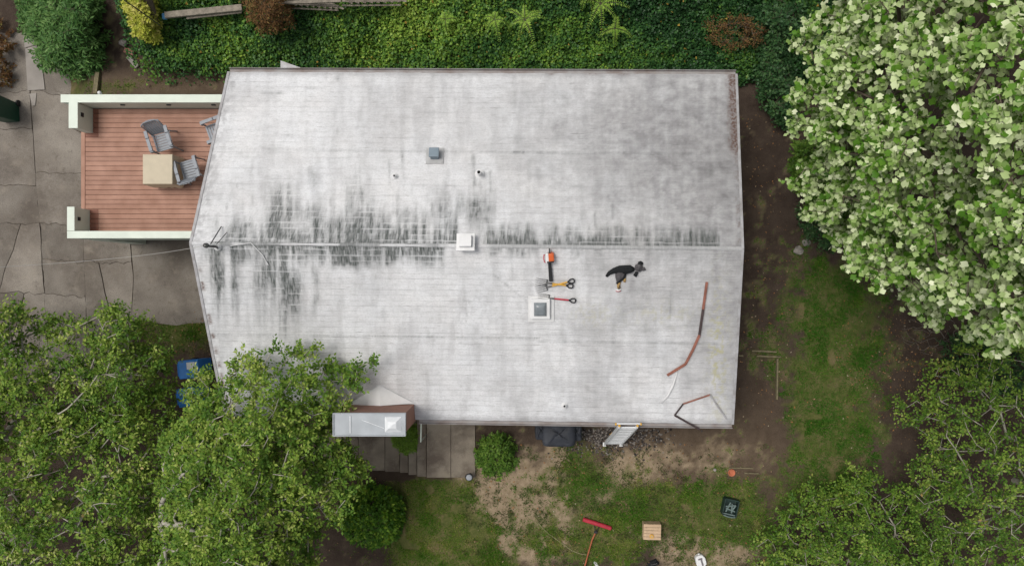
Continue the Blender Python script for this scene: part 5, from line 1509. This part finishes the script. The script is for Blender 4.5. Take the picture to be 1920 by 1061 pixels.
# shrubs
def shrub(label, poly, count, z_edge, z_peak, lm, tpl, lsize, n_twig=5, twig=.2, n_leaf=7, seed=0, tint=(0, 1), name='shrub', depth=.6, mind=.1, bark='bark_brown', up=1.0, cat='shrub', group=None):
    c = np.mean(np.array(poly), 0); b = PG(c[0], c[1])
    tips = tips_in_poly(poly, count, b[2] + z_edge, b[2] + z_peak, depth, mind, seed)
    return tree(name, label, cat, b, b[2] + .15, tips, lm, M[bark], tpl, lsize, n_twig, twig, n_leaf, .004, tint, group, up, .4, .1, twr=.002)
def circ(cx, cy, r, n=14, w=.1):
    return [(cx + r * (1 + w * (vnoise(i * 1.3, cx * .1, 3) - .5) * 2) * math.cos(6.283 * i / n), cy + r * (1 + w * (vnoise(i * 1.3, cx * .1, 3) - .5) * 2) * math.sin(6.283 * i / n)) for i in range(n)]
shrub('dense dark green conical shrub beside the walk at top left', [(30, -60), (50, 60), (85, 120), (150, 138), (215, 130), (225, 60), (215, -60)], 420, .4, 2.8, M['leaf_blue'], LEAF_N, .15, 6, .26, 8, 11, depth=1.0, mind=.13)
shrub('golden yellow bush at the top left beside the log', [(222, -40), (238, 10), (258, 66), (292, 72), (290, 30), (274, -40)], 170, .7, 1.5, M['leaf_yellow'], LEAF, .10, 5, .16, 7, 12)
shrub('clipped round green bush on the lawn below the steps', circ(697, 968, 57, 18, .03), 330, .35, 1.45, M['leaf_bush'], LEAF, .12, 4, .12, 5, 13, (0, 1), depth=.45, mind=.08, up=.8)
shrub('bright green shrub right of the porch slab', circ(930, 857, 36, 14, .15), 130, .2, .9, M['leaf_bright'], LEAF, .085, 5, .16, 7, 14, depth=.4)
shrub('small lime green shrub between chimney and handrail', circ(763, 822, 24, 12, .1), 150, .35, .85, M['leaf_lime'], LEAF_N, .07, 6, .11, 8, 15, (.0, .7), depth=.25, mind=.05)
shrub('bright green shrub peeking from under the pale maple', [(1490, 270), (1520, 260), (1560, 330), (1610, 420), (1600, 440), (1550, 410), (1515, 370), (1490, 330)], 200, .7, 1.8, M['leaf_bright'], LEAF, .09, 5, .2, 8, 16)
shrub('dark evergreen shrub between the ivy and the pale maple', [(1400, -40), (1540, -40), (1520, 60), (1480, 120), (1500, 240), (1450, 220), (1420, 150), (1410, 60)], 330, .4, 1.7, M['leaf_dark'], LEAF, .10, 5, .24, 7, 17)
shrub('dark green undergrowth below the pale maple at right edge', [(1770, 640), (1850, 620), (1960, 620), (1960, 760), (1850, 730), (1790, 720)], 130, .3, 1.2, M['leaf_dark'], LEAF, .09, 5, .24, 7, 18)
shrub('low dark shrub at the foot of the pale maple', [(1500, 390), (1540, 400), (1580, 450), (1560, 470), (1515, 450)], 60, .1, .5, M['leaf_dark'], LEAF, .08, 5, .2, 6, 19)
shrub('brown withered shrub in the ivy at top left of the lattice', [(455, -30), (540, -30), (545, 40), (500, 58), (470, 40)], 110, .9, 1.6, M['leaf_brown'], LEAF_N, .09, 5, .2, 6, 20)
shrub('reddish withered branch in the ivy at upper right', [(1325, 40), (1380, 30), (1430, 50), (1425, 80), (1370, 90), (1335, 70)], 60, .9, 1.4, M['leaf_brown'], LEAF_N, .08, 4, .2, 5, 21)
shrub('orange-brown bush at the left edge above the green bin', [(-40, 30), (10, 40), (22, 80), (15, 160), (-40, 170)], 70, .2, .9, M['leaf_brown'], LEAF, .09, 5, .2, 6, 22)
# bare shrub
bp_ = PG(1770, 640)
poly = [(1690, 600), (1760, 580), (1800, 610), (1780, 660), (1730, 665), (1690, 640)]
tp_ = tips_in_poly(poly, 120, .3, 1.0, .5, .08, 33)
t = thing('bare_shrub', 'leafless tangled twig shrub in the shade of the maple', 'shrub', bp_)
nodes, par, rad = skeleton(bp_, bp_[2] + .2, tp_, .3, .004)
V, F = tubes(nodes, par, rad, 4); me = np_mesh('branches', V, F); me.materials.append(M['twig_dead']); link('branches', me, t)

# fronds and saplings in the ivy
def sapling(label, px, py, n_fr, ln, lm, lsize, seed, h=.9, spread=1.0, name='sapling'):
    b = PG(px, py); t = thing(name, label, name, b)
    P_, D_, N_, S_, T_ = [], [], [], [], []; st = MB()
    for i in range(n_fr):
        a = 6.283 * i / n_fr + rng.uniform(-.3, .3); L_ = ln * rng.uniform(.7, 1.2)
        pts = []
        for k in range(7):
            f_ = k / 6
            pts.append(b + np.array([math.cos(a) * L_ * f_ * spread, math.sin(a) * L_ * f_ * spread, h * (.75 + .35 * f_ - .55 * f_ * f_)]))
        st.tube([b] + pts, [.008] + [.006 * (1 - .7 * k / 6) for k in range(7)], 4)
        for k in range(16):
            f_ = (k + 1) / 16; q = np.array([np.interp(f_, np.linspace(0, 1, 7), [p[j] for p in pts]) for j in range(3)])
            dv = np.array([math.cos(a), math.sin(a), 0])
            for sd in (-1, 1):
                pv = np.array([-dv[1], dv[0], 0]) * sd
                P_.append(q); D_.append(dv * .35 + pv + rng.normal(0, .1, 3)); N_.append(np.array([0, 0, 1.]) + rng.normal(0, .2, 3)); S_.append(lsize * (1.1 - .7 * f_) * rng.uniform(.8, 1.2)); T_.append(rng.random())
    st.build('stems', M['bark_brown'], t)
    me = leaf_mesh('leaves', np.array(P_), np.array(D_), np.array(N_), np.array(S_), np.array(T_), LEAF_N, lm); stuff(link('leaves', me, t))
for i, (px, py, n_, ln, h, lab) in enumerate(((932, 66, 5, .42, 1.1, 'lime green sapling in the ivy, left of the taller pair'), (985, 68, 7, .62, 1.2, 'lime green feathery sapling in the middle of the ivy bank'),
        (843, 62, 4, .35, .9, 'tiny lime green sapling in the ivy above the blue-grey vent'), (1118, 40, 8, .7, 1.2, 'tall lime green sapling at the top right of the ivy'), (1145, 78, 4, .45, .9, 'slim green sapling just below the tall lime one'), (1095, 20, 6, .5, 1.2, 'lime green sapling top cut by the upper photo edge'))):
    sapling(lab, px, py, n_, ln, M['leaf_lime'], .12, i, h + .45)
M['fern'] = ramp_mat('fern_frond', 'tint', [(0, (.07, .085, .012)), (.5, (.13, .14, .025)), (1, (.26, .22, .04))], .6, .25)
for i, (px, py, lab) in enumerate(((748, 106, 'yellow-green fern at the back eave, leftmost of its row'), (775, 108, 'yellow-green fern at the back eave, second from left'), (705, 112, 'small fern low at the back eave nearest the grey awning corner'), (960, 112, 'olive fern at the back eave below the feathery sapling'), (1095, 100, 'olive fern at the back eave, left of the pair near the tall sapling'), (1128, 106, 'olive fern at the back eave, right of the pair near the tall sapling'))):
    sapling(lab, px, py, 8, .38, M['fern'], .09, 40 + i, .35, 1.0, 'fern')

# ivy covering the bank
def ivy():
    n = 140000
    px = rng.uniform(235, 1560, n); py = rng.uniform(-60, 150, n)
    z0 = .25 + 0 * px
    X, Y = (px - NX) * (HC - .7) / FPX, (NY - py) * (HC - .7) / FPX
    hum = fbm(X * 1.1, Y * 1.1, 201, 4)
    edge = sstep(5.55, 6.2, Y + .35 * (fbm(X * 1.3, 1.0, 203, 3) - .5) * 2)
    left = sstep(-11.6, -10.2, X + (Y - 6) * .4)
    prob = edge * left * (1 - .85 * sstep(.0, 1.0, gs(px, py, 330, 150, 70, 22) * 1.4))
    k = rng.random(n) < prob
    px, py, X, Y, hum = px[k], py[k], X[k], Y[k], hum[k]
    bump = .55 * hum + .30 * fbm(X * 3.1, Y * 3.1, 207, 3)
    Z = zg(X, Y) + .05 + 1.4 * bump * sstep(5.5, 6.6, Y) + rng.uniform(-.2, .06, len(X))
    # slope normals of the hummocks
    e = .12
    def hb(x, y): return .55 * fbm(x * 1.1, y * 1.1, 201, 4) + .30 * fbm(x * 3.1, y * 3.1, 207, 3)
    nx_ = -(hb(X + e, Y) - hb(X - e, Y)) / (2 * e); ny_ = -(hb(X, Y + e) - hb(X, Y - e)) / (2 * e)
    nrm = unit(np.stack([nx_ * .8, ny_ * .8, np.ones_like(X)], 1) + rng.normal(0, .38, (len(X), 3)))
    d = unit(rng.normal(0, 1, (len(X), 3)) + np.array([0, -.6, -.3]))
    tint = .37 + .58 * (fbm(px / 70, py / 50, 211, 4) - .5) * 2 + .18 * gs(px, py, 760, 45, 130, 60) + .10 * gs(px, py, 1000, 60, 160, 60) - .22 * sstep(1020, 1250, px) - .10 * gs(px, py, 500, 70, 110, 40) + .22 * gs(px, py, 300, 60, 40, 50) + rng.normal(0, .14, len(px))  # leaves coloured darker to the right, painting in the shade of the tree
    rare = rng.random(len(px)) < .006
    tint = np.where(rare, 1.0, np.clip(tint, 0, .95))
    s = rng.uniform(.05, .10, len(px))
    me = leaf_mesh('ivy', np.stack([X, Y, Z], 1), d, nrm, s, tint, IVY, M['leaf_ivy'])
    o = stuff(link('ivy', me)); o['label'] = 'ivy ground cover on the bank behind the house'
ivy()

# grass blades
def grass():
    n = 1000000
    X = rng.uniform(-13.6, 13, n); Y = rng.uniform(-8.6, 6, n)
    px, py, sand, gr, tone, warm, nn = yard_masks(X, Y)
    k = (rng.random(n) < gr * 1.0 + .02 * (py > 850)) & (px > 60) & (px < 1900) & ~((X > -7.4) & (X < 4.6) & (Y > -3.2) & (Y < 5)) & (vnoise(X * 2.3, Y * 2.3, 301) + .5 > .62)
    k &= ~((px < 400) & (py > 190) & (py < 604))
    k &= ~((px > 590) & (px < 893) & (py > 760) & (py < 898))
    X, Y, nn = X[k], Y[k], nn[k]; px, py = px[k], py[k]; tone = tone[k]
    N = len(X); Z = zg(X, Y)
    a = rng.uniform(0, 6.283, N); L_ = rng.uniform(.035, .095, N) * (.7 + .9 * sstep(.45, .75, fbm(X * 1.9, Y * 1.9, 317, 3))); w = rng.uniform(.004, .008, N) * 1.5
    ln = rng.uniform(.3, .95, N)
    d = np.stack([np.cos(a) * ln, np.sin(a) * ln, np.sqrt(1 - ln ** 2)], 1)
    s_ = np.stack([-np.sin(a), np.cos(a), 0 * a], 1)
    p = np.stack([X, Y, Z - .005], 1)
    V = np.stack([p - s_ * w[:, None], p + s_ * w[:, None], p + d * L_[:, None]], 1).reshape(-1, 3)
    F = np.arange(3 * N).reshape(-1, 3)
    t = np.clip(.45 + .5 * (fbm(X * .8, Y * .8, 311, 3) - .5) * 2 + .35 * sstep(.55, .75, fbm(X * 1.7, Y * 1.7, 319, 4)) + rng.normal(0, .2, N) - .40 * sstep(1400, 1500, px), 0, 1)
    me = np_mesh('grass', V, F, {'tint': np.repeat(t, 3)})
    me.materials.append(ramp_mat('grass_blades', 'tint', [(0, (.04, .135, .010)), (.5, (.10, .20, .020)), (.8, (.20, .25, .04)), (1, (.34, .30, .11))], .6, .2))
    o = stuff(link('grass', me)); o['label'] = 'patchy short grass of the yard'
grass()

# weed rosettes on the bare soil
def weeds():
    P_ = []; D_ = []; N_ = []; S_ = []; T_ = []
    n = 0
    while n < 900:
        px, py = rng.uniform(870, 1440), rng.uniform(835, 1064)
        w_ = gs(px, py, 990, 950, 90, 70) + gs(px, py, 1280, 1000, 120, 60) + .6 * gs(px, py, 1200, 880, 100, 40) + .5 * gs(px, py, 1060, 900, 60, 60)
        if rng.random() > w_ or vnoise(px / 25, py / 25, 401) < .42: continue
        q = PG_fast(px, py); n += 1
        r = rng.uniform(.02, .09) * (1.6 if rng.random() < .12 else 1); k = int(8 + r * 260); tn = rng.uniform(0, .8)
        for i in range(k):
            a = rng.uniform(0, 6.283); rr_ = r * math.sqrt(rng.random())
            P_.append(q + np.array([math.cos(a) * rr_, math.sin(a) * rr_, rng.uniform(.0, .03)])); D_.append((math.cos(a), math.sin(a), .5)); N_.append(np.array([0, 0, 1.]) + rng.normal(0, .4, 3)); S_.append(rng.uniform(.02, .05)); T_.append(tn + rng.normal(0, .12))
    me = leaf_mesh('weeds', np.array(P_), np.array(D_), np.array(N_), np.array(S_), np.array(T_), LEAF_N, ramp_mat('weed_leaf', 'tint', [(0, (.035, .035, .012)), (.5, (.06, .085, .02)), (1, (.11, .16, .05))], .6, .15))
    o = stuff(link('weeds', me)); o['label'] = 'small weed tufts dotting the sandy patches'
weeds()

# fallen leaves and litter
def litter():
    n = 2600
    px = np.concatenate([rng.normal(1690, 70, 900), rng.normal(1440, 40, 500), rng.uniform(880, 1450, 700), rng.normal(330, 40, 200), rng.normal(640, 60, 300)])
    py = np.concatenate([rng.normal(690, 70, 900), rng.uniform(200, 800, 500), rng.uniform(830, 1060, 700), rng.normal(670, 40, 200), rng.normal(950, 50, 300)])
    X, Y = (px - NX) * HC / FPX, (NY - py) * HC / FPX
    k = ~((X > -7.6) & (X < 4.7) & (Y > -3.2) & (Y < 5)) & ~((px > 590) & (px < 800) & (py < 898))
    X, Y = X[k], Y[k]; N = len(X)
    pos = np.stack([X, Y, zg(X, Y) + .03], 1)
    me = leaf_mesh('fallen_leaves', pos, rng.normal(0, 1, (N, 3)) * np.array([1, 1, .1]), np.array([0, 0, 1.]) + rng.normal(0, .3, (N, 3)), rng.uniform(.025, .07, N), rng.random(N), LEAF,
                   ramp_mat('fallen_leaf', 'tint', [(0, (.06, .04, .025)), (.5, (.16, .10, .05)), (.8, (.30, .14, .05)), (1, (.34, .30, .22))], .8, 0))
    o = stuff(link('fallen_leaves', me)); o['label'] = 'dry fallen leaves scattered on the soil'
litter()
